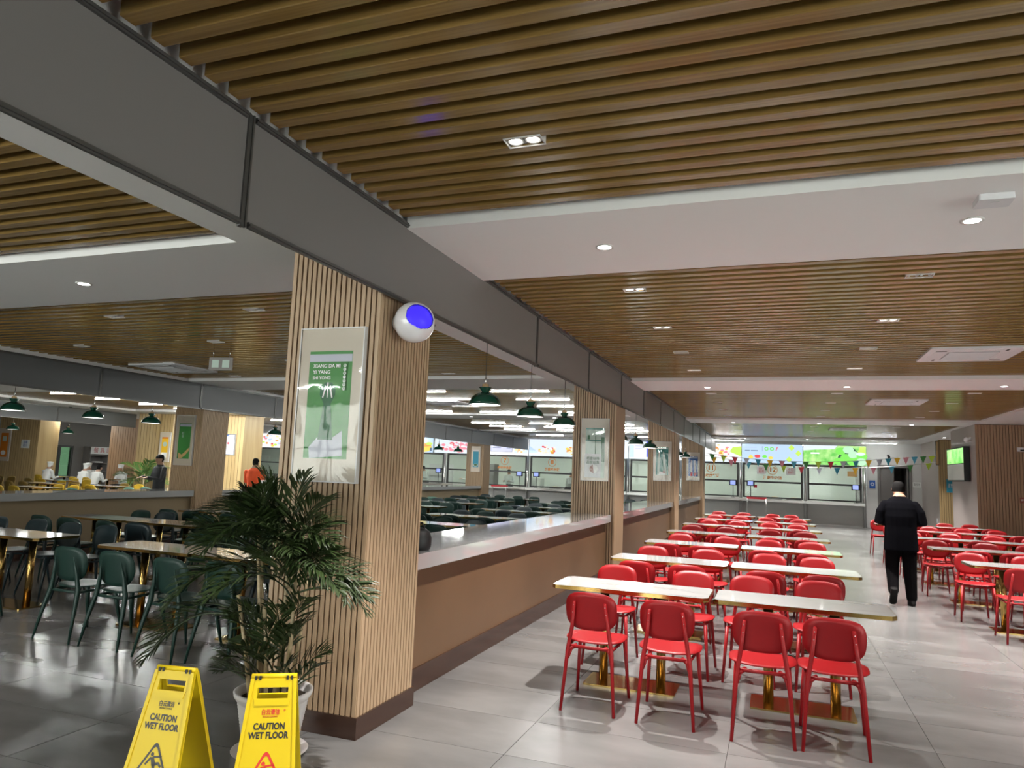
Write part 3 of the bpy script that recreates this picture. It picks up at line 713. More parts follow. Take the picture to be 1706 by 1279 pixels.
# ------------------------------------------------------------------ ceiling fittings
def cassette(x,y,z,label,rz=0):
    t=thing('ceiling_cassette',label,'air conditioner',(x,y,z),rz,'ceiling cassettes')
    p=MB(); p.prism(rrect(.97,.97,.03,3),-.025,.0); p.build('panel','ac_white',t)
    g=MB()
    g.box(-.26,-.26,-.034,.26,.26,-.025); g.build('grille','ac_grill',t)
    for k in range(9): MB().box(-.25,-.25+k*.06,-.040,.25,-.22+k*.06,-.034).build('grille_bar','ac_white',t)
    for a in range(4):
        xf=Matrix.Rotation(a*PI/2,4,'Z')
        MB().box(-.27,.33,-.030,.27,.41,-.0255,0,xf).build('vane','ac_white',t)
        MB().box(.29,.30,-.0275,.40,.33,-.0252,0,xf).build('slot','ink_black',t)
cassette(2.19,9.88,ZS,'white ceiling cassette in the second slatted bay at right')
cassette(2.19,15.55,ZS,'white ceiling cassette in the third slatted bay')
cassette(2.0,23.5,ZS,'distant white ceiling cassette above the green screen')
cassette(-9.35,9.05,ZS2,'white ceiling cassette above the left green tables')
cassette(-7.0,14.6,ZS2,'white ceiling cassette between led battens of the middle hall')
t=thing('ceiling_access_box','small white box on the nearest soffit at upper right','box',(1.12,4.40,ZF))
MB().prism(rrect(.17,.14,.01,2),-.035,0).build('body','ac_white',t); MB().box(-.02,-.03,-.037,.02,-.025,-.035).build('slot','ac_grill',t)
def exit_sign(x,y,z,label,rz=0,m_='exit_plate'):
    t=thing('exit_sign',label,'sign',(x,y,z),rz)
    MB().box(-.17,-.008,-.085,.17,.008,.085).build('plate',m_,t)
    for s in (-.12,.12): MB().tube([(s,0,.085),(s,0,.085+(ZS2-z-.085))],.004,5).build('hanger','chrome',t)
    for a_ in (-.075,.075): MB().box(a_-.05,-.0095,-.05,a_+.05,-.008,.05).build('pictogram','p_pale',t)
exit_sign(-6.9,7.45,2.87,'dim hanging exit sign under the left slatted ceiling',R(10))
exit_sign(-7.55,12.9,2.72,'small pale hanging exit sign seen past the foreground column',0,'sign_white')

# ------------------------------------------------------------------ serving wall
Z0,Z1,ZT=.93,2.30,3.09
wb_=MB()
wb_.box(XW_L,YS,ZT,5.6,YS+.2,3.62); wb_.box(3.24,YS,0,3.62,YS+.2,ZT); wb_.box(4.77,YS,0,5.6,YS+.2,ZT); wb_.box(3.62,YS,2.38,4.77,YS+.2,ZT)
struct('wall_back', wb_, 'gray_wall')
d=bpy.data.objects.new('door_1',None); COL.objects.link(d); d['kind']='structure'; d['label']='grey metal doorway in the far wall behind the walking man'
fr=MB(); fr.box(3.62,YS-.03,0,3.70,YS+.1,2.38); fr.box(4.69,YS-.03,0,4.77,YS+.1,2.38); fr.box(3.70,YS-.03,2.28,4.69,YS+.1,2.38); fr.build('door_frame','gray_panel',d)
MB().box(3.71,YS+.02,.01,4.18,YS+.06,2.27).build('door_leaf','gray_panel',d)
MB().box(4.62,YS+.10,.01,4.67,YS+.75,2.27).build('door_leaf','gray_panel',d)
MB().box(4.58,YS+.70,1.0,4.62,YS+.72,1.15).build('door_handle','chrome',d)
# kitchen behind
struct('wall_kitchen', MB().box(XW_L,35.8,0,XW_R,36,3.62), 'kitchen')
struct('wall_end', MB().box(3.35,YS+.2,0,3.5,35.8,3.62).box(XW_R,20.5,0,XW_R+.2,36,3.62).box(5.2,YS+.2,0,5.4,35.8,3.62), 'far_gray')
kl=MB()
for i,x in enumerate((-26,-22,-18,-14,-10,-6.5,-3,.5,2.4)): batten(x,32.6,(ZF2 if x<-2.3 else ZF)-.06,'kitchen led batten behind the serving windows, %s from the left'%(NTH+['ninth'])[i],0,tube_kit)
POSTS=[-26.8,-22.7,-18.6,-14.5,-10.4,-5.9,-3.68,-1.33,1.07,3.15]
wname=['far left window','second window from left','third window from left','window left of number seven','window seven','window eight','window beside number eleven','window eleven','window twelve','rightmost window']
sl_=MB().box(XW_L,YS+.02,0,3.24,YS+.20,.86)
struct('wall_serving', sl_, 'gray_wall')
for i,x in enumerate(POSTS):
    tag(MB().tube([(0,-.08,0),(0,-.08,2.3)],.055,14).build('steel_post','steel',None,(x,YS-.02,0)),'round steel post at the serving counter, %s from the left'%(NTH+['ninth','tenth'])[i],'post','steel posts of the serving counter')
def service_window(x0,x1,lab,num,words,off=0):
    xc=(x0+x1)/2; w=(x1-x0)-.16
    t=thing('service_window','%s framed in dark metal with glass panes'%lab,'serving window',(xc,YS,0))
    f=MB(); a=w/2
    for bx in ((-a,-.03,Z0,-a+.07,.05,Z1),(a-.07,-.03,Z0,a,.05,Z1),(-a+.07,-.03,Z1-.07,a-.07,.05,Z1),(-a+.07,-.03,Z0,a-.07,.05,Z0+.05),(-a+.07,-.03,1.53,a-.07,.05,1.60)): f.box(*bx)
    f.build('frame','dark_frame',t)
    for za,zb in ((Z0+.05,1.53),(1.60,Z1-.07)): MB().box(-a+.07,.005,za,a-.07,.011,zb).build('pane','kitchen_glass',t)
    if num:
        MB().lathe([(.17,0),(.19,0)],24,mi=0,xf=at(off,-.002,2.05)@FACE_NY).build('number_ring','p_orange',t)
        lettering(num,.26,'p_orange',t,at(off,-.004,2.05)@FACE_NY,bold=.010)
        lettering(words,.14,'p_orange',t,at(off,-.004,1.73)@FACE_NY,bold=.004)
    s=MB().box(-w/2-.07,-.38,.86,w/2+.07,.0,.90); s.box(-w/2-.07,-.38,.80,w/2+.07,-.36,.86)
    c=s.build('steel_shelf','steel',None,(xc,YS-.001,0)); tag(c,'stainless serving shelf under the %s'%lab,'shelf','stainless serving shelves')
NUM={'window seven':('7','卤味特色饭'),'window eight':('8','瓦香鸡米饭'),'window eleven':('11','风味麻辣烫'),'window twelve':('12','淮南牛肉汤'),'window left of number seven':('6','精品小炒')}
for i in range(len(POSTS)-1):
    lab=wname[i+1] if False else {0:'far left serving window',1:'second serving window from the left',2:'third serving window from the left',3:'serving window six',4:'serving window eight',5:'serving window between eight and eleven',6:'serving window eleven',7:'serving window twelve',8:'serving window at the right end'}[i]
    num,words={3:('7','卤味特色饭'),4:('8','瓦香鸡米饭'),6:('11','风味麻辣烫'),7:('12','淮南牛肉汤')}.get(i,(None,None))
    if i==3: lab='serving window seven'
    service_window(POSTS[i],POSTS[i+1],lab,num,words,{3:.9,4:-1.15}.get(i,0))
# things behind the glass
def pan(x,y,label):
    t=thing('food_pan',label,'food pan',(x,y,.87)); MB().lathe([(.0,.02),(.26,.02),(.30,.10),(.31,.10),(.27,0),(0,0)],20).build('bowl','steel',t); MB().ball((0,0,.06),(.22,.22,.06),10).build('food','p_tan',t)
pan(-.05,YS+.55,'steel pan of food behind window twelve at left'); pan(.68,YS+.55,'steel pan of food behind window twelve at right'); pan(-9.3,YS+.6,'steel pan behind window eight')
for i,(xa,xb) in enumerate(((-26.5,-15),(-14.3,-6),(-5.7,3.1))):
    tag(MB().box(xa,YS+.25,.80,xb,YS+.95,.868).build('kitchen_bench','steel'),'steel kitchen bench behind the serving glass, %s'%('left','middle','right')[i],'bench','kitchen benches')
    tag(MB().box(xa,YS+.30,.0,xb,YS+.90,.80).build('bench_cabinet','far_gray'),'grey cabinet under the kitchen bench, %s'%('left','middle','right')[i],'cabinet','kitchen cabinets')
for i,(x,w_,h_,m_) in enumerate(((-13.6,.9,1.9,'far_gray'),(-16.2,1.1,1.8,'gray_wall'),(-11.0,.55,1.3,'steel'),(-5.2,.5,1.25,'steel'),(-4.6,.5,1.25,'steel'),(-21.5,1.3,1.7,'far_gray'),(-24.5,1.2,1.7,'steel'))):
    t=thing('kitchen_cabinet','kitchen cabinet behind the serving glass, %s listed from middle'%NTH[i],'cabinet',(x,33.6,0),0,'kitchen cabinets')
    MB().box(-w_/2,-.3,.0,w_/2,.3,h_).build('body',m_,t)
    for k in range(3): MB().box(-w_/2+.03,-.32,.12+k*(h_-.16)/3,w_/2-.03,-.3,.08+(k+1)*(h_-.16)/3).build('door',m_,t)
# menu screens
def screen(x0,x1,label,base,pics):
    xc=(x0+x1)/2; w=x1-x0-.02; h=ZT-.02-2.31
    t=thing('menu_screen',label,'screen',(xc,YS-.06,2.31))
    MB().box(-w/2,0,0,w/2,.058,h).build('case','black',t)
    MB().add([(-w/2+.004,-.001,.004),(w/2-.004,-.001,.004),(w/2-.004,-.001,h-.004),(-w/2+.004,-.001,h-.004)],[(0,1,2,3)]).build('display',base,t)
    for i,(m_,pl) in enumerate(pics):
        MB().add([(-w/2+u*w,-.002-.0006*i,v*h) for u,v in pl],[tuple(range(len(pl)))]).build('picture',m_,t)
    return t,w,h
def rc(a,b_,c,d_): return [(a,b_),(c,b_),(c,d_),(a,d_)]
rp_=random.Random(5)
def pile(cx,cy,rx,ry,n,mats,s=.05,asp=2.2):
    out=[]
    for _ in range(n):
        a=rp_.uniform(0,2*PI); q=math.sqrt(rp_.random()); x=cx+rx*q*math.cos(a); y=cy+ry*q*math.sin(a); k=s*rp_.uniform(.5,1.1)
        x=min(max(x,k),1-k); y=min(max(y,k*asp),1-k*asp)
        out.append((rp_.choice(mats), ell(x,y,k,k*asp*rp_.uniform(.6,1),9)))
    return out
screen(1.0,3.26,'bright green screen with meadow and cabbages above the right window','s_field',
  [('s_pale',[(.0,.72),(.2,.78),(.5,.82),(.55,1),(0,1)]),('s_white',rc(.12,.55,.26,.63))]+[('s_dk',[(.5,.02),(.98,.02),(.98,.35),(.8,.9),(.62,.9)])]+
  [(rp_.choice(['s_mint','s_mint','s_green']),ell(x,y,.085,.19,14)) for x,y in ((.60,.72),(.72,.80),(.68,.40),(.80,.55),(.93,.48),(.57,.20),(.78,.20),(.86,.24),(.92,.20))]+
  [('s_lime',[(.86,.62),(.99,.55),(.99,.97),(.90,.97)]),('s_pale',ell(.91,.60,.07,.08))])
screen(-1.3,1.0,'light blue screen with healthy food lettering above window twelve','s_sky',
  [('s_ink',rc(.34,.62,.345,.88)),('s_lav',rc(.05,.80,.24,.83)),('s_ink',rc(.05,.62,.13,.66)),('s_ink',rc(.15,.62,.27,.66)),('s_lav',rc(.03,.48,.5,.485)),('s_lav',rc(.45,.30,.98,.305))]+
  [('s_lime',[(x,y-.16),(x+.05,y),(x,y+.16),(x-.05,y)]) for x,y in ((.82,.83),(.93,.55),(.78,.22))]+
  [('s_green',ell(.41,.75,.035,.10)),('s_sky',ell(.41,.75,.018,.05)),('s_green',ell(.50,.75,.035,.10)),('s_sky',ell(.50,.75,.018,.05)),('s_red',[(.56,.66),(.575,.66),(.60,.86),(.585,.86)])]+
  [('s_yel',ell(.15,.30,.04,.10)),('s_red',ell(.26,.35,.05,.09)),('s_green',ell(.38,.34,.04,.08)),('s_yel',ell(.48,.28,.04,.08))])
screen(-3.65,-1.3,'white screen with fried food and yellow shapes above window eleven','s_white',
  [('s_lime',[(.80,.55),(1,.30),(1,.85),(.86,.80)]),('s_pale',[(0,0),(1,0),(1,.25),(.7,.06),(.3,.10),(0,.35)])]+pile(.66,.55,.18,.36,26,['s_org','s_yel','s_cream','s_pink'],.03)+pile(.12,.2,.10,.18,10,['s_yel','s_cream'],.03))
screen(-5.9,-3.68,'pale blue screen with a deep blue end panel above the counter','s_pale',[('s_blue',rc(.34,.12,.54,.98)),('s_sky',rc(.02,.1,.1,.9)),('s_lav',rc(.12,.70,.3,.76)),('s_lav',rc(.12,.58,.26,.62))])
screen(-8.15,-5.9,'pale blue screen with plain lettering left of the blue panel','s_pale',[('s_sky',rc(.5,.1,.9,.8)),('s_lav',rc(.6,.72,.9,.78)),('s_lav',rc(.6,.60,.85,.64))])
screen(-10.4,-8.15,'pale blue screen with a plate of golden fried food','s_pale',[('s_sky',[(0,.15),(0,.6),(.2,.2)])]+pile(.38,.36,.19,.22,30,['s_org','s_yel','s_red','s_cream','s_white'],.035)+pile(.9,.34,.14,.2,22,['s_org','s_yel','s_cream'],.035))
screen(-12.45,-10.4,'menu screen with a framed price list above window seven','s_white',[('s_ink',rc(.10,.18,.62,.82)),('s_lav',rc(.11,.20,.61,.80)),('s_ink',rc(.15,.60,.35,.63)),('s_ink',rc(.48,.60,.58,.63)),('s_ink',rc(.15,.40,.35,.43)),('s_ink',rc(.48,.40,.58,.43)),('s_sky',rc(.66,.1,.98,.8))]+pile(.8,.3,.1,.14,12,['s_org','s_yel','s_cream'],.03))
screen(-15.1,-12.55,'screen with pink meat slices above the left serving window','s_pale',pile(.42,.40,.28,.32,46,['s_pink','s_red','s_pink','s_white'],.05)+[('s_lav',rc(.72,.4,.86,.98))]+pile(.88,.3,.1,.2,10,['s_pink','s_yel','s_white'],.03))
screen(-17.4,-15.15,'screen with a yellow drink on blue sky at far left of the serving row','s_sky',[('s_yel',ell(.75,.3,.22,.28)),('s_org',ell(.75,.45,.2,.10)),('s_lime',ell(.9,.55,.08,.1)),('s_ink',rc(.92,.1,.97,.3))])
for i,(a,b_) in enumerate(((-19.9,-17.45),(-22.6,-19.95),(-25.2,-22.65),(-27.8,-25.25))):
    screen(a,b_,'white screen with red and green flower pattern, %s from the right'%NTH[i],'s_white',pile(.5,.5,.48,.46,40,['s_red','s_pink','s_lime','s_yel','s_org','s_sky'],.04))
# payment terminals
def terminal(x,label):
    t=thing('payment_terminal',label,'payment terminal',(x,YS-.20,.90),0,'payment terminals')
    MB().prism(rrect(.16,.12,.01,2),0,.012).build('base','black',t); MB().tube([(0,0,.012),(0,0,.50)],.012,8).build('pole','black',t)
    MB().box(-.15,-.02,.48,.15,.03,.70).build('housing','black',t); MB().add([(-.11,-.0215,.51),(.09,-.0215,.51),(.09,-.0215,.67),(-.11,-.0215,.67)],[(0,1,2,3)]).build('screen','s_term',t)
for x,l in ((-1.62,'window eleven'),(-.95,'window twelve'),(2.85,'the right end window'),(-10.75,'window seven'),(-9.95,'window eight'),(-14.75,'the pink meat screen')): terminal(x,'payment terminal with blue screen standing under %s'%l if 'meat' in l else 'payment terminal with blue screen at %s'%l)
# red-topped crowd stands
def stand(x,label):
    t=thing('queue_stand',label,'stand',(x,29.3,0),0,'queue stands')
    for sx in (-.34,.34):
        for sy in (-.12,.12): MB().tube([(sx*1.06,sy,0),(sx,sy*.7,.92)],.018,8).build('leg','steel',t)
    MB().box(-.36,-.10,.90,.36,.10,.97).build('top','p_red',t)
stand(-.70,'steel stand with red top before window twelve'); stand(-11.3,'steel stand with red top before window seven')
# notices on the glass and walls
def notice(x,y,z,w,h,m_,label,txt=None,tm='p_white',ts=.1,rz=0,name='wall_sign'):
    t=thing(name,label,'sign',(x,y,z),rz); MB().box(-w/2,-.012,-h/2,w/2,0,h/2).build('board',m_,t)
    if txt: lettering(txt,ts,tm,t,at(0,-.0135,0)@FACE_NY)
    return t
notice(-.55,YS-.035,2.02,.34,.30,'p_white','pink lettered notice left of number twelve','网红\n推荐','p_red',.11); notice(.55,YS-.035,2.02,.34,.30,'p_white','pink lettered notice right of number twelve','今日\n特价','p_red',.11)
notice(2.75,YS-.035,2.0,.34,.20,'p_tan','oval roast meat sticker on the right end glass')
notice(3.44,YS-.002,1.63,.20,.30,'sign_blue','small blue sign left of the grey doorway','◎','p_white',.16)
notice(4.93,YS-.002,1.68,.27,.19,'sign_white','white sheet with black lettering right of the doorway','餐具回收\n由此进入','ink_black',.05)
notice(-.78,YS-.04,1.38,.13,.11,'p_red','small red card beside the window twelve terminal')
# camera on wall
def cctv(x,y,z,label,m_='black'):
    t=thing('security_camera',label,'camera',(x,y,z)); MB().box(-.03,-.02,0,.03,.0,.06).build('mount',m_,t); MB().tube([(0,-.02,.02),(0,-.22,-.05)],.045,10).build('body',m_,t)
cctv(4.0,YS,2.72,'dark security camera on the far wall above the doorway')

# ------------------------------------------------------------------ right side blocks
blk=MB().box(4.62,20.52,0,8.5,23.15,3.2); struct('wall_block', blk, 'brown_gray')
cl=thing('slatted_cladding','brown slatted wood cladding on the wall block at right','wall cladding',(6.5,20.52,0))
MB().box(-1.88,-.012,.10,2.0,0,3.2).build('backing','column_core',cl)
sm_=MB().box(-.0275,-.03,.10,.0275,-.012,3.19).mesh('slat','red_wood')
for k in range(60): inst('slat',sm_,cl,(-1.855+k*.0645,0,0))
MB().box(-1.89,-.034,0,2.0,0,.10).build('skirting','skirting',cl)
struct('wall_niche', MB().box(5.10,27.5,0,8.5,30.5,3.2), 'brown_gray')
cl=thing('slatted_cladding','pale slatted wood cladding beyond the television wall','wall cladding',(5.9,27.5,0))
MB().box(-.80,-.012,.10,.8,0,3.2).build('backing','column_core',cl)
sm_=MB().box(-.0275,-.03,.10,.0275,-.012,3.19).mesh('slat','panel_wood')
for k in range(24): inst('slat',sm_,cl,(-.775+k*.066,0,0))
t=thing('blackboard','dark narrow board hanging at the end of the flags','board',(5.04,27.3,2.75)); MB().box(-.05,-.02,-.40,.05,.02,.40).build('board','dark_frame',t); MB().box(-.035,-.024,-.38,.035,-.02,.38).build('face','panel_wood',t)
notice(5.42,27.465,1.68,.22,.44,'p_cyan','blue notice board on the pale slatted wall','温馨\n提示','p_white',.07)
t=thing('television','wall television with a green and grey picture on the brown wall','television',(4.62,22.0,2.22))
MB().box(-.15,-.95,-.42,-.02,.95,.46).build('case','black',t); MB().box(-.02,-.2,-.15,0,.2,.15).build('bracket','dark_frame',t)
MB().add([(-.1505,-.92,.04),(-.1505,-.92,.43),(-.1505,.92,.43),(-.1505,.92,.04)],[(0,1,2,3)]).build('picture','s_field',t)
MB().add([(-.1505,-.92,-.39),(-.1505,-.92,.02),(-.1505,.92,.02),(-.1505,.92,-.39)],[(0,1,2,3)]).build('picture','sign_white',t)
t=thing('dome_camera','white dome camera high on the brown wall block','camera',(4.62,20.95,2.86)); MB().box(-.05,-.05,-.05,0,.05,.05).build('bracket','ac_white',t); MB().ball((-.09,0,-.02),.07,12).build('dome','ac_white',t)
t=thing('wall_box','white wall box with dark slot on the brown slatted wall','box',(5.56,20.488,2.60)); MB().box(-.09,-.05,-.05,.25,0,.05).build('body','ac_white',t); MB().box(-.03,-.052,-.035,.22,-.05,0.0).build('slot','ink_black',t)
notice(5.60,20.488,1.39,.22,.13,'p_brown','dark red sign on the brown slatted wall','请勿吸烟','p_white',.05)
t=thing('wall_socket','white wall socket low on the brown wall block','socket',(4.619,20.9,.45)); MB().box(-.02,-.08,-.08,0,.08,.08).build('plate','ac_white',t)
t=thing('wall_socket','white wall socket near the pale slatted wall','socket',(5.099,27.9,.5)); MB().box(-.02,-.08,-.08,0,.08,.08).build('plate','ac_white',t)

# bunting --------------------------------------------------------------------
bcol=['p_red','p_yellow','p_green','sign_blue','p_orange','p_pink','p_lav','p_cyan']
mat('p_pink',(.75,.28,.36),.5); mat('p_lime',(.5,.7,.05),.5); mat('p_aqua',(.10,.45,.65),.5)
bcol=['p_pink','p_lime','p_cyan','p_aqua','p_red','p_yellow','p_green','p_lav']
def bunting(label,p0,p1,sag,n,pairs=False):
    t=thing('bunting',label,'bunting',p0); P0=Vector(p0); P1=Vector(p1)
    f=lambda q:(P1-P0)*q+Vector((0,0,-sag*4*q*(1-q)))
    MB().tube([f(i/16) for i in range(17)],.006,4).build('string','p_white',t)
    for i in range(n):
        q=(i+.5)/n; c=f(q); wv=.095
        MB().add([(c.x-wv,c.y,c.z),(c.x+wv,c.y,c.z),(c.x,c.y+.03,c.z-.24),(c.x-wv,c.y+.006,c.z),(c.x+wv,c.y+.006,c.z),(c.x,c.y+.036,c.z-.24)],[(0,2,1),(3,4,5),(0,1,4,3),(1,2,5,4),(2,0,3,5)]).build('flag',bcol[(i*3+n)%8],t)
bunting('string of small coloured flags sagging in front of the menu screens',(-2.25,25.6,2.48),(3.0,25.8,2.42),.16,14)
bunting('short string of coloured flags toward the right wall over the doorway',(3.0,25.8,2.42),(5.0,27.3,2.66),-.02,7)
bunting('second string of coloured flags lower before window twelve',(-2.30,25.75,2.40),(5.05,27.28,2.45),.30,13)

# ------------------------------------------------------------------ far left furniture
def plain_pillar(label,x0,y0,w,d,m_,z=3.03):
    t=thing('pillar',label,'column',(x0+w/2,y0+d/2,0)); MB().box(-w/2,-d/2,.1,w/2,d/2,z).build('cladding',m_,t); MB().box(-w/2-.01,-d/2-.01,0,w/2+.01,d/2+.01,.1).build('plinth','skirting',t)
    n=max(2,int(w/.12)); me=MB().box(-.004,-.003,.1,.004,0,z).mesh('joint','column_core')
    for k in range(1,n): inst('joint',me,t,(-w/2+k*w/n,-d/2,0))
plain_pillar('pale wooden pillar with a dark picture right of the green poster column',-16.6,18.2,.90,.9,'panel_wood')
plain_pillar('pale wooden pillar behind the distant palm',-20.1,18.2,.92,.9,'panel_wood')
plain_pillar('narrow wooden pillar holding the yellow poster behind the dark jacket',-19.1,18.2,.50,.9,'panel_wood')
plain_pillar('reddish wooden wall section left of the distant palm',-24.6,21.0,1.55,.5,'red_wood',3.03)
plain_pillar('pale wooden pillar with orange poster at the left edge',-28.0,19.0,2.15,.8,'panel_wood',3.03)
poster('orange framed poster on the pillar at the left edge',-27.95,-27.30,1.23,2.46,18.995,[('p_orange',.2,.12,.82,.86),('poly','p_cream' if False else 'p_white',ell(.5,.25,.2,.07)),('p_pale',.35,.6,.68,.76)],False)
t=notice(-26.5,18.998,1.90,.44,.32,'sign_white','small white notice on the pillar at the left edge',None); lettering('温馨\n提示',.12,'sign_blue',t,at(0,-.0135,0)@FACE_NY)
poster('yellow framed poster behind the man in dark jacket',-19.07,-18.62,1.45,2.42,18.195,[('p_yellow',.2,.15,.8,.84),('p_orange',.2,.78,.8,.84),('p_white',.25,.15,.75,.32),('poly','p_pale',ell(.5,.6,.2,.08))],False)
poster('dark framed picture on the pale pillar beside the green poster column',-16.45,-15.98,1.75,2.42,18.195,[('dark_frame',.0,.0,1,1),('p_lav',.07,.04,.93,.96),('poly','p_gray',[(.1,.95),(.4,.55),(.2,.4),(.6,.1),(.9,.3),(.8,.7)]),('poly','p_red',ell(.42,.56,.1,.05)),('poly','p_blue',[(.07,.8),(.5,.96),(.07,.96)])],False)
# reading shelf with red letters
t=thing('tray_shelf','grey shelf with red lettered header on the far left wall','shelf',(-29.98,25.2,0))
MB().box(0,-.95,.1,.45,-.90,1.95).build('side','far_gray',t); MB().box(0,.90,.1,.45,.95,1.95).build('side','far_gray',t); MB().box(0,-.02,.1,.45,.02,1.55).build('divider','far_gray',t)
for z in (.4,.8,1.2,1.55): MB().box(0,-.9,z,.45,.9,z+.03).build('board','far_gray',t)
MB().box(.40,-.95,1.62,.46,.95,1.95).build('header','p_white',t)
for i,c in enumerate('餐具回收处'): lettering(c,.26,'sign_red',t,Matrix.Translation((.463,-.68+i*.34,1.78))@Matrix.Rotation(R(90),4,'Z')@FACE_NY)
for i,(y,z) in enumerate(((-.45,.43),(.4,.43),(-.5,.83),(.45,.83),(-.4,1.23),(.5,1.23))):
    b_=thing('tray','pale tray stack on the grey shelf, %s'%('lower left','lower right','middle left','middle right','upper left','upper right')[i],'tray',(-29.73,25.2+y,z),0,'trays on the shelf'); MB().prism(rrect(.3,.4,.04,2),0,.05).build('stack','p_white',b_)
# ------------------------------------------------------------------ potted palm
def frond_mesh(L, droop, n, wid, seed, name='frond', mname='leaf', ll=.26):
    """pinnate frond growing along +X, rising then drooping; leaflets are thin folded blades"""
    g=random.Random(seed); mb=MB()
    P=lambda t: Vector((L*t*(1-.18*droop*t), 0, L*(.45*t-droop*t*t)))
    mb.tube([P(i/10) for i in range(11)],[.006*(1-.75*i/10) for i in range(11)],5)
    for i in range(n):
        t=.22+.78*i/(n-1)
        base=P(t); tan=(P(min(1,t+.02))-P(t-.02)).normalized()
        up_=Vector((0,1,0)).cross(tan).normalized()*-1
        if up_.z<0: up_=-up_
        for s in (-1,1):
            ln=ll*math.sin(PI*(.18+.74*t))*g.uniform(.85,1.12); sp=R(52-26*t+g.uniform(-7,7))
            d=(tan*math.cos(sp)+Vector((0,s,0))*math.sin(sp)+up_*g.uniform(.10,.30)).normalized()
            side=d.cross(up_).normalized(); w_=wid*g.uniform(.85,1.1)
            p0=base; p1=base+d*ln*.45; p2=base+d*ln*.8-Vector((0,0,ln*.05)); p3=base+d*ln-Vector((0,0,ln*.16))
            fold=up_*w_*.35
            v=[p0,p1+side*w_+fold,p1,p1-side*w_+fold,p2+side*w_*.6+fold*.5,p2,p2-side*w_*.6+fold*.5,p3]
            mb.add(v,[(0,1,2),(0,2,3),(1,4,5,2),(2,5,6,3),(4,7,5),(5,7,6)],0,False)
    return mb.mesh(name,mname)
palm=thing('potted_palm','tall bushy palm in a white ribbed pot against the foreground column','potted plant',(-2.66,3.50,0))
prof=[(0,.03),(.135,.03),(.14,.02)]
for k in range(16):
    z=.03+.25*k/15; r_=.135+.055*(z/.30); prof += [(r_+.004,z),(r_,z+.009)]
prof += [(.195,.30),(.212,.325),(.215,.345),(.205,.35),(.192,.335),(.186,.29),(0,.29)]
MB().lathe(prof,36).build('pot','pot_white',palm)
MB().lathe([(0,.285),(.187,.30)],24).build('soil','soil',palm)
MB().lathe([(0,.002),(.17,.002),(.205,.03),(.208,.03),(.172,0),(0,0)],30).build('saucer','pot_white',palm)
canes=[((-.10,.02),(-.19,.03),1.10),((-.06,-.05),(-.12,-.09),1.20),((-.02,.06),(-.03,.10),1.27),((.03,-.02),(.06,-.04),1.22),((.08,.03),(.15,.05),1.14),((.02,-.09),(.01,-.15),.82),((-.11,-.06),(-.20,-.12),.86),((.10,-.05),(.16,-.09),.98),((.0,.0),(.02,.01),.70)]
for (a,b_),(c,d_),zt in canes:
    MB().tube([(a,b_,.28),((a+c)/2+.01,(b_+d_)/2,(.28+zt)/2),(c,d_,zt)],[.013,.012,.010],8).build('cane','cane',palm)
FR=[frond_mesh(.40,.35,17,.0085,1,ll=.22),frond_mesh(.46,.50,19,.0085,2,ll=.23),frond_mesh(.38,.22,16,.009,3,ll=.21),frond_mesh(.56,.75,20,.0085,4,ll=.24),frond_mesh(.32,.40,12,.0085,5,ll=.17)]
g=random.Random(11)
for (a,b_),(c,d_),zt in canes[:5]+canes[7:8]:
    n=7
    off=g.uniform(0,6.28)
    for k in range(n):
        az=off+2*PI*k/n+g.uniform(-.35,.35)
        # keep clear of the column behind (y > 3.86)
        dirv=Vector((math.cos(az),math.sin(az)))
        if d_+dirv.y*.55 > .22: az=-az
        m_=FR[g.choice((0,1,1,2,3))]
        o=inst('frond',m_,palm,(c,d_,zt-.02+g.uniform(-.12,.03)),0,rot=(g.uniform(-.5,.5),-g.uniform(-.05,.75),az))
# reaching frond to the right, and a hanging one at lower left
inst('frond',FR[3],palm,(.12,-.05,.90),0,rot=(.5,-.35,-.25)); inst('frond',FR[3],palm,(.13,-.05,.96),0,rot=(-.3,-.12,-.05)); inst('frond',FR[3],palm,(.10,-.08,1.0),0,rot=(.2,-.30,-.5))
inst('frond',FR[3],palm,(-.20,-.12,.74),0,rot=(.4,.15,PI+.35)); inst('frond',FR[3],palm,(-.21,-.10,.76),0,rot=(-.1,.0,PI+.15))
inst('frond',FR[2],palm,(-.10,.02,1.15),0,rot=(.6,-.95,PI-.2)); inst('frond',FR[2],palm,(.05,-.02,1.2),0,rot=(.3,-.95,-.4)); inst('frond',FR[0],palm,(.0,-.05,1.2),0,rot=(.1,-1.1,PI+.9)); inst('frond',FR[2],palm,(-.16,.0,1.12),0,rot=(.2,-.85,PI+.1))
for k in range(22):
    az=2*PI*k/22+g.uniform(-.2,.2)
    if math.sin(az)>.45: az=-az
    inst('frond',FR[4],palm,(.10*math.cos(az),.10*math.sin(az)*.6,.30+.42*g.random()),0,rot=(g.uniform(-.6,.6),-g.uniform(.2,1.0),az))
# distant palm by the pale pillar
p2=thing('potted_palm','distant light green palm before the pale wooden pillar','potted plant',(-18.8,17.4,0))
MB().lathe([(0,0),(.18,0),(.24,.4),(.26,.42),(.22,.42),(.2,.38),(0,.36)],20).build('pot','pot_white',p2)
MB().tube([(0,0,.36),(0,.02,1.05)],.03,8).build('cane','cane',p2)
ff=[frond_mesh(1.0,.75,15,.02,21,'frond','leaf_far',.34),frond_mesh(.8,.45,13,.02,22,'frond','leaf_far',.30)]
for k in range(15): inst('frond',ff[k%2],p2,(0,0,.6+.5*(k%5)/5),0,rot=(g.uniform(-.4,.4),-g.uniform(.1,1.0),2*PI*k/15))

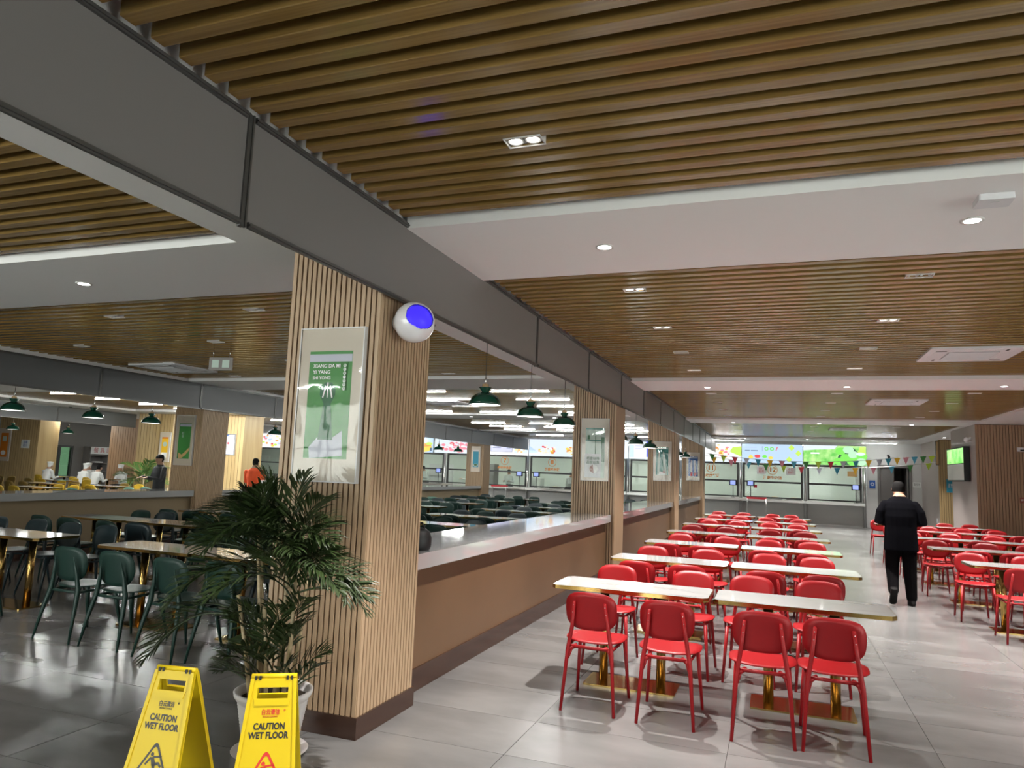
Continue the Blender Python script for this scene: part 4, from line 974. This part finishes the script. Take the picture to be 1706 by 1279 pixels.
# ------------------------------------------------------------------ caution boards
def caution(x,y,rz,ink,label):
    t=thing('caution_board',label,'wet floor sign',(x,y,0),rz)
    H=.612; wt,wb2=.208,.300; lean=.165
    def board(sgn,name):
        # board plane: u across, v down the face from the hinge
        Lb=math.hypot(H-.02,lean); ax=Vector((0,sgn*lean,-(H-.02))).normalized(); n=Vector((0,sgn*(H-.02),lean)).normalized()
        o=Vector((0,sgn*.006,H-.02))
        F=Matrix(((1,0,0,o.x),(0,ax.y,n.y,o.y),(0,ax.z,n.z,o.z),(0,0,0,1)))   # local (u,v,w)
        hw=lambda v: wt/2+(wb2-wt)/2*v/Lb
        th=.010; mb=MB()
        def quad(u0,u1,v0,v1,w0=0,w1=th,taper=True):
            a=(lambda u,v:u*hw(v)) if taper else (lambda u,v:u)
            P=[(a(u0,v0),v0),(a(u1,v0),v0),(a(u1,v1),v1),(a(u0,v1),v1)]
            mb.add([(p[0],p[1],w) for w in (w0,w1) for p in P],[(3,2,1,0),(4,5,6,7),(0,1,5,4),(1,2,6,5),(2,3,7,6),(3,0,4,7)],0,False,F)
        hv0,hv1=.040,.088; hu=.070
        quad(-1,1,0,hv0); quad(-1,1,hv1,Lb-.045)
        for s in (-1,1):
            P=[(s*hu,hv0),(s*hw(hv0),hv0),(s*hw(hv1),hv1),(s*hu,hv1)]
            mb.add([(p[0],p[1],w) for w in (0,th) for p in P],[(3,2,1,0),(4,5,6,7),(0,1,5,4),(1,2,6,5),(2,3,7,6),(3,0,4,7)],0,False,F)
            # raised side ribs and feet
            P=[(s*hw(0)*1.0,0),(s*(hw(0)-.016),0),(s*(hw(Lb)-.016),Lb),(s*hw(Lb),Lb)]
            mb.add([(p[0],p[1],w) for w in (-.006,th+.005) for p in P],[(3,2,1,0),(4,5,6,7),(0,1,5,4),(1,2,6,5),(2,3,7,6),(3,0,4,7)],0,False,F)
            P=[(s*.070,Lb-.045),(s*hw(Lb),Lb-.045),(s*hw(Lb),Lb),(s*.095,Lb)]
            mb.add([(p[0],p[1],w) for w in (0,th) for p in P],[(3,2,1,0),(4,5,6,7),(0,1,5,4),(1,2,6,5),(2,3,7,6),(3,0,4,7)],0,False,F)
        # recessed grip tray below the handle
        for P in ([(-hu-.012,hv1),(hu+.012,hv1),(hu+.006,hv1+.030),(-hu-.006,hv1+.030)],):
            mb.add([(p[0],p[1],w) for w in (th,th+.004) for p in P],[(3,2,1,0),(4,5,6,7),(0,1,5,4),(1,2,6,5),(2,3,7,6),(3,0,4,7)],0,False,F)
        bo=mb.build('board','yellow',t)
        # print: u right (as seen from outside), v down
        def Q(pts,m_,nm='print'):
            MB().add([(u,v,th+.0012) for u,v in pts],[tuple(range(len(pts)))],0,False,F).build(nm,m_,bo)
        sx = 1 if sgn<0 else -1
        def TXT(b,size,v,m_,bold=0.0,u=0):
            X=Vector((sx,0,0)); Y=-ax; Zv=n
            mt=Matrix((( X.x,Y.x,Zv.x,0),(X.y,Y.y,Zv.y,0),(X.z,Y.z,Zv.z,0),(0,0,0,1))); p=F@Vector((sx*u,v,th+.0012)); mt.translation=p; mt=mt@Matrix.Diagonal((.80,1,1,1))
            lettering(b,size,m_,bo,mt,bold=bold,name='lettering')
        red='ink_red' if ink=='ink_red' else 'ink_black'
        TXT('白云清洁',.026,.148,red,.0006); TXT('®',.014,.140,red,0,.062); TXT('BAIYUN CLEANING',.0095,.166,red)
        TXT('CAUTION',.039,.208,'ink_black',.0014); TXT('WET FLOOR',.039,.246,'ink_black',.0014)
        # warning triangle: ring of rounded corners
        tv=[(0,.300),(.088,.452),(-.088,.452)]
        def rnd(pts,r,n=5):
            out=[]
            for i,(px,py) in enumerate(pts):
                a=Vector(pts[i-1])-Vector((px,py)); b=Vector(pts[(i+1)%3])-Vector((px,py)); a.normalize(); b.normalize()
                p0=Vector((px,py))+a*r; p1=Vector((px,py))+b*r
                for k in range(n+1):
                    q=k/n; out.append(tuple((1-q)**2*p0+2*q*(1-q)*Vector((px,py))+q*q*p1))
            return out
        ctr=Vector((0,.400)); outer=rnd(tv,.030); inner=[tuple(ctr+(Vector(p)-ctr)*.80) for p in outer]
        nn=len(outer); mbt=MB().add([(u*sx,v,th+.0012) for u,v in outer+inner],[(i,(i+1)%nn,nn+(i+1)%nn,nn+i) for i in range(nn)],0,False,F); mbt.build('warning_triangle',ink,bo)
        K=.80
        def man(pts): Q([(sx*u*K,.400+(v-.400)*K) for u,v in pts],ink,'pictogram')
        man(ell(-.012,.352,.011,.011,14))
        man([(-.020,.368),(.000,.364),(.012,.385),(.020,.402),(.008,.414),(-.004,.410)])
        man([(-.004,.360),(.050,.355),(.052,.364),(.000,.370)]); man([(-.022,.366),(-.012,.372),(-.042,.412),(-.051,.405)])
        man([(-.004,.405),(.014,.400),(.030,.445),(.034,.452),(.016,.452)]); man([(.010,.392),(.038,.388),(.060,.408),(.052,.418),(.036,.402),(.016,.410)])
        TXT('小心地滑',.058,.505,'ink_black',.0010)
    board(-1,'front'); board(1,'rear')
    MB().tube([(-wt/2,0,H-.012),(wt/2,0,H-.012)],.013,10).build('hinge','yellow',t)
    for s in (-1,1):
        for q in (.062,.082): MB().box(s*q-.005,-.020,H-.024,s*q+.005,-.0135,H-.006).build('hinge_slot','ink_black',t)
caution(-2.735,2.845,R(9.5),'ink_black','yellow caution board with black pictogram, left of the palm pot')
caution(-2.255,2.965,R(31),'ink_red','yellow caution board with red pictogram in front of the palm pot')

# ------------------------------------------------------------------ globe on the column and bag on the counter
gl=thing('wall_globe','white globe lamp with blue glowing visor high on the foreground column','globe lamp',(-2.205,4.06,2.552))
rad=.133; n=120; mb=MB(); mbl=MB()
# visor region: a cap toward (+x,-y,+z)
axis=Vector((.63,-.75,.24)).normalized(); axis2=Vector((.90,-.50,.10)).normalized()
V=[];F1=[];F2=[]
hN=84
for i in range(hN+1):
    a=-PI/2+PI*i/hN
    for k in range(n):
        tt=2*PI*k/n; V.append(Vector((math.cos(a)*math.cos(tt),math.cos(a)*math.sin(tt),math.sin(a))))
for i in range(hN):
    for k in range(n):
        q=(i*n+k,i*n+(k+1)%n,(i+1)*n+(k+1)%n,(i+1)*n+k); c=(V[q[0]]+V[q[2]])/2; c.normalize()
        side=c.dot(Vector((.79,.61,0)))
        inside = c.dot(axis)>.80 or c.dot(axis2)>.86 or c.dot((axis+axis2).normalized())>.80
        (F2 if inside else F1).append(q)
mb.add([v*rad for v in V],F1,0,True); mbl.add([v*rad*.93 for v in V],F2,0,True)
mb.build('shell','ball_white',gl); mbl.build('visor','ball_blue',gl)
MB().tube([(-.135,0,0),(-.10,0,0)],.05,14).build('mount','ball_white',gl)
MB().ball((.10,.085,-.005),.010,8).build('hinge','black',gl)
bag=thing('bag','small black bag on the near counter against the foreground column','bag',(-2.54,4.93,1.0))
MB().lathe([(0,0),(.085,.0),(.10,.03),(.10,.09),(.085,.135),(.05,.16),(0,.165)],18).build('body','black',bag)
MB().tube([(-.05,0,.15),(-.03,0,.20),(.03,0,.20),(.05,0,.15)],.007,6).build('handle','black',bag)
bw=thing('basket','white plastic basket on the far counter','basket',(-10.85,13.55,1.0))
MB().lathe([(0,0),(.13,0),(.20,.17),(.22,.175),(.215,.165),(.14,.012),(0,.012)],20).build('body','p_white',bw); MB().ball((0,0,.13),(.16,.16,.07),10).build('napkins','p_white',bw)
for i,(x,y) in enumerate(((-1.15,5.74),(-1.02,5.78),(-1.10,5.63),(-1.2,5.68))):
    pass
nap=tag(MB().box(-.06,-.04,0,.06,.04,.002).build('napkin','p_white',None,(-1.12,5.72,.7475)),'white paper slip lying on the front row marble table','paper')
seatbag=thing('bag','white and grey bag on a green chair behind the palm','bag',(-4.15,6.30,.452)); MB().prism(rrect(.22,.12,.04,3),0,.24).build('body','p_gray',seatbag); MB().prism(rrect(.23,.13,.04,3),.10,.15).build('band','dark_frame',seatbag)

# ------------------------------------------------------------------ people
def capsule(mb,p,rad_,n=12): 
    mb.tube(p,rad_,n); mb.ball(p[0],rad_[0] if not isinstance(rad_[0],tuple) else min(rad_[0]),10); mb.ball(p[-1],rad_[-1] if not isinstance(rad_[-1],tuple) else min(rad_[-1]),10)
def rings(mb,rs,n=20):
    v=[];fs=[]
    for x,y,z,a,b_ in rs:
        for k in range(n):
            t=2*PI*k/n; c,s_=math.cos(t),math.sin(t)
            v.append((x+a*math.copysign(abs(c)**.85,c),y+b_*math.copysign(abs(s_)**.85,s_),z))
    for i in range(len(rs)-1):
        for k in range(n): fs.append((i*n+k,i*n+(k+1)%n,(i+1)*n+(k+1)%n,(i+1)*n+k))
    fs.append(tuple(range(n-1,-1,-1))); fs.append(tuple((len(rs)-1)*n+k for k in range(n)))
    mb.add(v,fs,0,True)
def fuse(mb, voxel, mats, fn, name='body', parent=None, smooth=4):
    me=mb.mesh('tmp',mats[0]); o=bpy.data.objects.new('tmp',me); COL.objects.link(o)
    rm=o.modifiers.new('r','REMESH'); rm.mode='VOXEL'; rm.voxel_size=voxel
    sm=o.modifiers.new('s','SMOOTH'); sm.factor=.5; sm.iterations=smooth
    dg=bpy.context.evaluated_depsgraph_get(); dg.update()
    m2=bpy.data.meshes.new_from_object(o.evaluated_get(dg)); bpy.data.objects.remove(o)
    m2.materials.clear()
    for k in mats: m2.materials.append(M[k])
    m2.polygons.foreach_set('material_index',[fn(p.center) for p in m2.polygons]); m2.polygons.foreach_set('use_smooth',[True]*len(m2.polygons)); m2.update()
    o=bpy.data.objects.new(name,m2); COL.objects.link(o)
    if parent: o.parent=parent
    return o
def hand(mb,w,d,side,up_=Vector((0,0,1)),s=1.0,curl=.5):
    """five separate fingers from wrist w along d, curling down"""
    d=Vector(d).normalized(); lat=d.cross(up_).normalized()*side; dn=-up_
    w=Vector(w)
    mb.tube([w,w+d*.045*s,w+d*.085*s],[(.022*s,.016*s),(.036*s,.015*s),(.038*s,.013*s)],10)
    for i,l in enumerate((.066,.074,.070,.054)):
        b_=w+d*.082*s+lat*(-.028+.0185*i)*s
        mb.tube([b_,b_+d*l*.5*s+dn*.010*curl*s,b_+d*l*.85*s+dn*.035*curl*s],[.0088*s,.008*s,.0068*s],7)
    b_=w+d*.025*s-lat*.028*s; mb.tube([b_,b_+(d*.6-lat*.55)*.045*s,b_+(d*.85-lat*.35)*.080*s+dn*.01],[.011*s,.0095*s,.0078*s],7)
# walking man seen from behind
man=thing('person','man in black suit walking away with bowed head between the red tables','person',(1.62,11.34,0))
mb=MB()
rings(mb,[(0,.02,.80,.19,.125),(0,.01,.92,.19,.13),(0,.0,1.05,.19,.125),(0,.0,1.20,.205,.13),(0,.01,1.31,.212,.12),(0,.02,1.385,.19,.10),(0,.03,1.425,.145,.085),(0,.04,1.46,.095,.072),(0,.05,1.50,.062,.062)])
rings(mb,[(0,.06,1.46,.058,.06),(0,.085,1.54,.056,.06)],12)
rings(mb,[(0,.11,1.475,.040,.05),(0,.115,1.51,.066,.082),(0,.12,1.56,.078,.098),(0,.12,1.61,.080,.100),(0,.115,1.655,.068,.086),(0,.11,1.685,.038,.05)],16)
for s in (-1,1): mb.ball((s*.078,.115,1.57),(.014,.022,.032),8)
mb.ball((0,.218,1.545),(.016,.02,.024),8)
# legs: right supports, left trails
capsule(mb,[(.095,.01,.84),(.105,.03,.48),(.115,.0,.10)],[.108,.086,.068]); capsule(mb,[(-.095,.01,.84),(-.108,.07,.49),(-.125,-.14,.20)],[.108,.086,.066])
rings(mb,[(.118,.045,.0,.045,.125),(.118,.045,.03,.048,.13),(.118,.02,.07,.045,.085),(.115,.0,.12,.05,.055)],14)
mb.tube([(-.125,-.20,.235),(-.128,-.185,.15),(-.13,-.13,.06),(-.13,-.085,.025)],[(.042,.040),(.048,.045),(.050,.036),(.042,.022)],12)
# arms bent, hands together in front
capsule(mb,[(-.185,.015,1.355),(-.245,-.01,1.25),(-.275,-.03,1.13),(-.15,.20,1.08)],[.062,.064,.060,.042]); capsule(mb,[(.185,.015,1.355),(.245,-.01,1.25),(.275,-.03,1.13),(.15,.20,1.08)],[.062,.064,.060,.042])
hand(mb,(-.15,.20,1.07),(.55,.85,.1),-1); hand(mb,(.15,.20,1.07),(-.55,.85,.1),1)
# jacket skirt
rings(mb,[(0,.005,.735,.218,.150),(0,.005,.80,.214,.150),(0,.0,.95,.205,.142),(0,.0,1.06,.20,.135),(0,.0,1.20,.21,.135),(0,.01,1.30,.21,.12)])
def mf(c):
    if c.z>1.50 and ((c.z>1.585) or (c.y<.135 and c.z>1.535)) and abs(c.x)<.085: return 3
    if c.z>1.475 and abs(c.x)<.10: return 2
    if c.y>.225 and 1.0<c.z<1.14 : return 2
    if c.z>.73: return 0
    if c.z<.075 and c.x>0: return 4
    if c.x<0 and c.z<.255 and c.y<-.06 and (c.z<.12 or c.y<-.165): return 4
    return 1
fuse(mb,.0085,['suit','trousers','skin','hair','shoe'],mf,'body',man,3)
def figure(label, x, y, rz, cloth, seated=False, cap=False, lean=.0, z0=0.0, legs='dark_cloth', bend=.25):
    p=thing('person',label,'person',(x,y,z0),rz); mb=MB()
    hz=.50 if seated else .92
    L=lambda z:(z-hz)*lean
    rings(mb,[(0,L(hz-.08),hz-.08,.165,.12),(0,L(hz+.1),hz+.10,.16,.115),(0,L(hz+.3),hz+.30,.19,.12),(0,L(hz+.45),hz+.45,.185,.10),(0,L(hz+.50),hz+.50,.10,.07),(0,L(hz+.56),hz+.57,.055,.058)],16)
    hy=L(hz+.6)+.03; h0=hz+.55
    rings(mb,[(0,hy+.01,h0-.01,.045,.055),(0,hy,h0+.06,.072,.09),(0,hy,h0+.13,.076,.095),(0,hy-.01,h0+.18,.06,.075),(0,hy-.01,h0+.205,.03,.04)],14)
    mb.ball((0,hy+.095,h0+.075),(.014,.018,.02),8)
    for s in (-1,1): mb.ball((s*.076,hy,h0+.075),(.012,.02,.028),8)
    sy=L(hz+.43)
    for s in (-1,1):
        el=(s*.24,sy+.08,hz+.17); wr=(s*.13,sy+bend+.07,hz+.22)
        capsule(mb,[(s*.20,sy,hz+.42),el,wr],[.06,.048,.036],10)
        hand(mb,wr,(-s*.2,.95,-.1),-s,s=1.1)
        if seated: capsule(mb,[(s*.09,0,hz),(s*.11,.40,hz+.0),(s*.11,.40,.09)],[.082,.064,.045],10); rings(mb,[(s*.11,.45,.0,.04,.11),(s*.11,.45,.05,.042,.10),(s*.11,.41,.10,.045,.05)],12)
        else: capsule(mb,[(s*.09,0,hz-.05),(s*.10,.02,.48),(s*.10,0,.09)],[.09,.066,.046],10); rings(mb,[(s*.10,.05,.0,.04,.115),(s*.10,.05,.05,.042,.105),(s*.10,.0,.10,.045,.05)],12)
    def fn(c):
        if c.z>h0+.10+(.0 if not cap else -.005) or (c.z>h0+.03 and c.y<hy-.02): return 3
        if c.z>hz+.515: return 2
        if c.z<.09: return 4
        if c.z<hz+.06 and not(c.y>.5): return 1
        if not seated and c.z<hz-.02: return 1
        if c.y>sy+bend+.09: return 2
        return 0
    b_=fuse(mb,.014,[cloth,legs,'skin','white_cloth' if cap else 'hair','shoe'],fn,'body',p,2)
    if cap: MB().lathe([(.082,h0+.125),(.092,h0+.15),(.108,h0+.20),(.10,h0+.225),(0,h0+.235)],16,(0,hy-.005,0)).build('cap','white_cloth',p)
    return p
figure('man in dark jacket behind the far counter beside the green poster column',-13.45,12.9,PI*.9,'dark_cloth',False)
figure('person in orange top facing the serving windows beyond the far counter',-12.0,14.4,.3,'orange_cloth',False)
figure('kitchen worker in white shirt behind the pink meat screen window',-13.9,31.9,PI*.7,'white_cloth',False)
figure('kitchen worker in white holding a black pan behind window seven',-11.75,31.75,PI,'white_cloth',False,lean=.15)
figure('kitchen worker in white cap bending behind window eight',-8.95,31.9,PI*1.35,'white_cloth',False,True,lean=.35)
figure('kitchen worker in white partly hidden behind the foreground column',-16.2,31.9,PI*.9,'white_cloth',False,lean=.3)
for i,(x,y,a,cp,le) in enumerate(((-25.30,19.02,0,True,.2),(-24.70,20.42,PI,True,.2),(-23.30,18.82,0,True,.3),(-22.80,20.22,PI,True,.25),(-22.65,18.82,0,False,.3))):
    figure('%s diner in white sitting at the far left tables'%('leftmost','second','third','fourth','rightmost')[i]+(' wearing a cap' if cp else ' with dark hair'),x,y,a,'white_cloth',True,cp,le)
for i,(x,y,r_) in enumerate(((-25.30,18.94,0),(-24.70,20.50,PI),(-23.30,18.74,0),(-22.80,20.30,PI),(-22.65,18.74,0))):
    chair(('mustard','brown')[i%2],'mustard chair under the %s diner in white'%('leftmost','second','third','fourth','rightmost')[i],x,y,r_,'chairs of the diners in white',False)
for i,(x,y) in enumerate(((-25.0,19.72),(-23.0,19.52))):
    table('%s table where the diners in white sit at far left'%('left','right')[i],x,y,'tables of the diners in white')
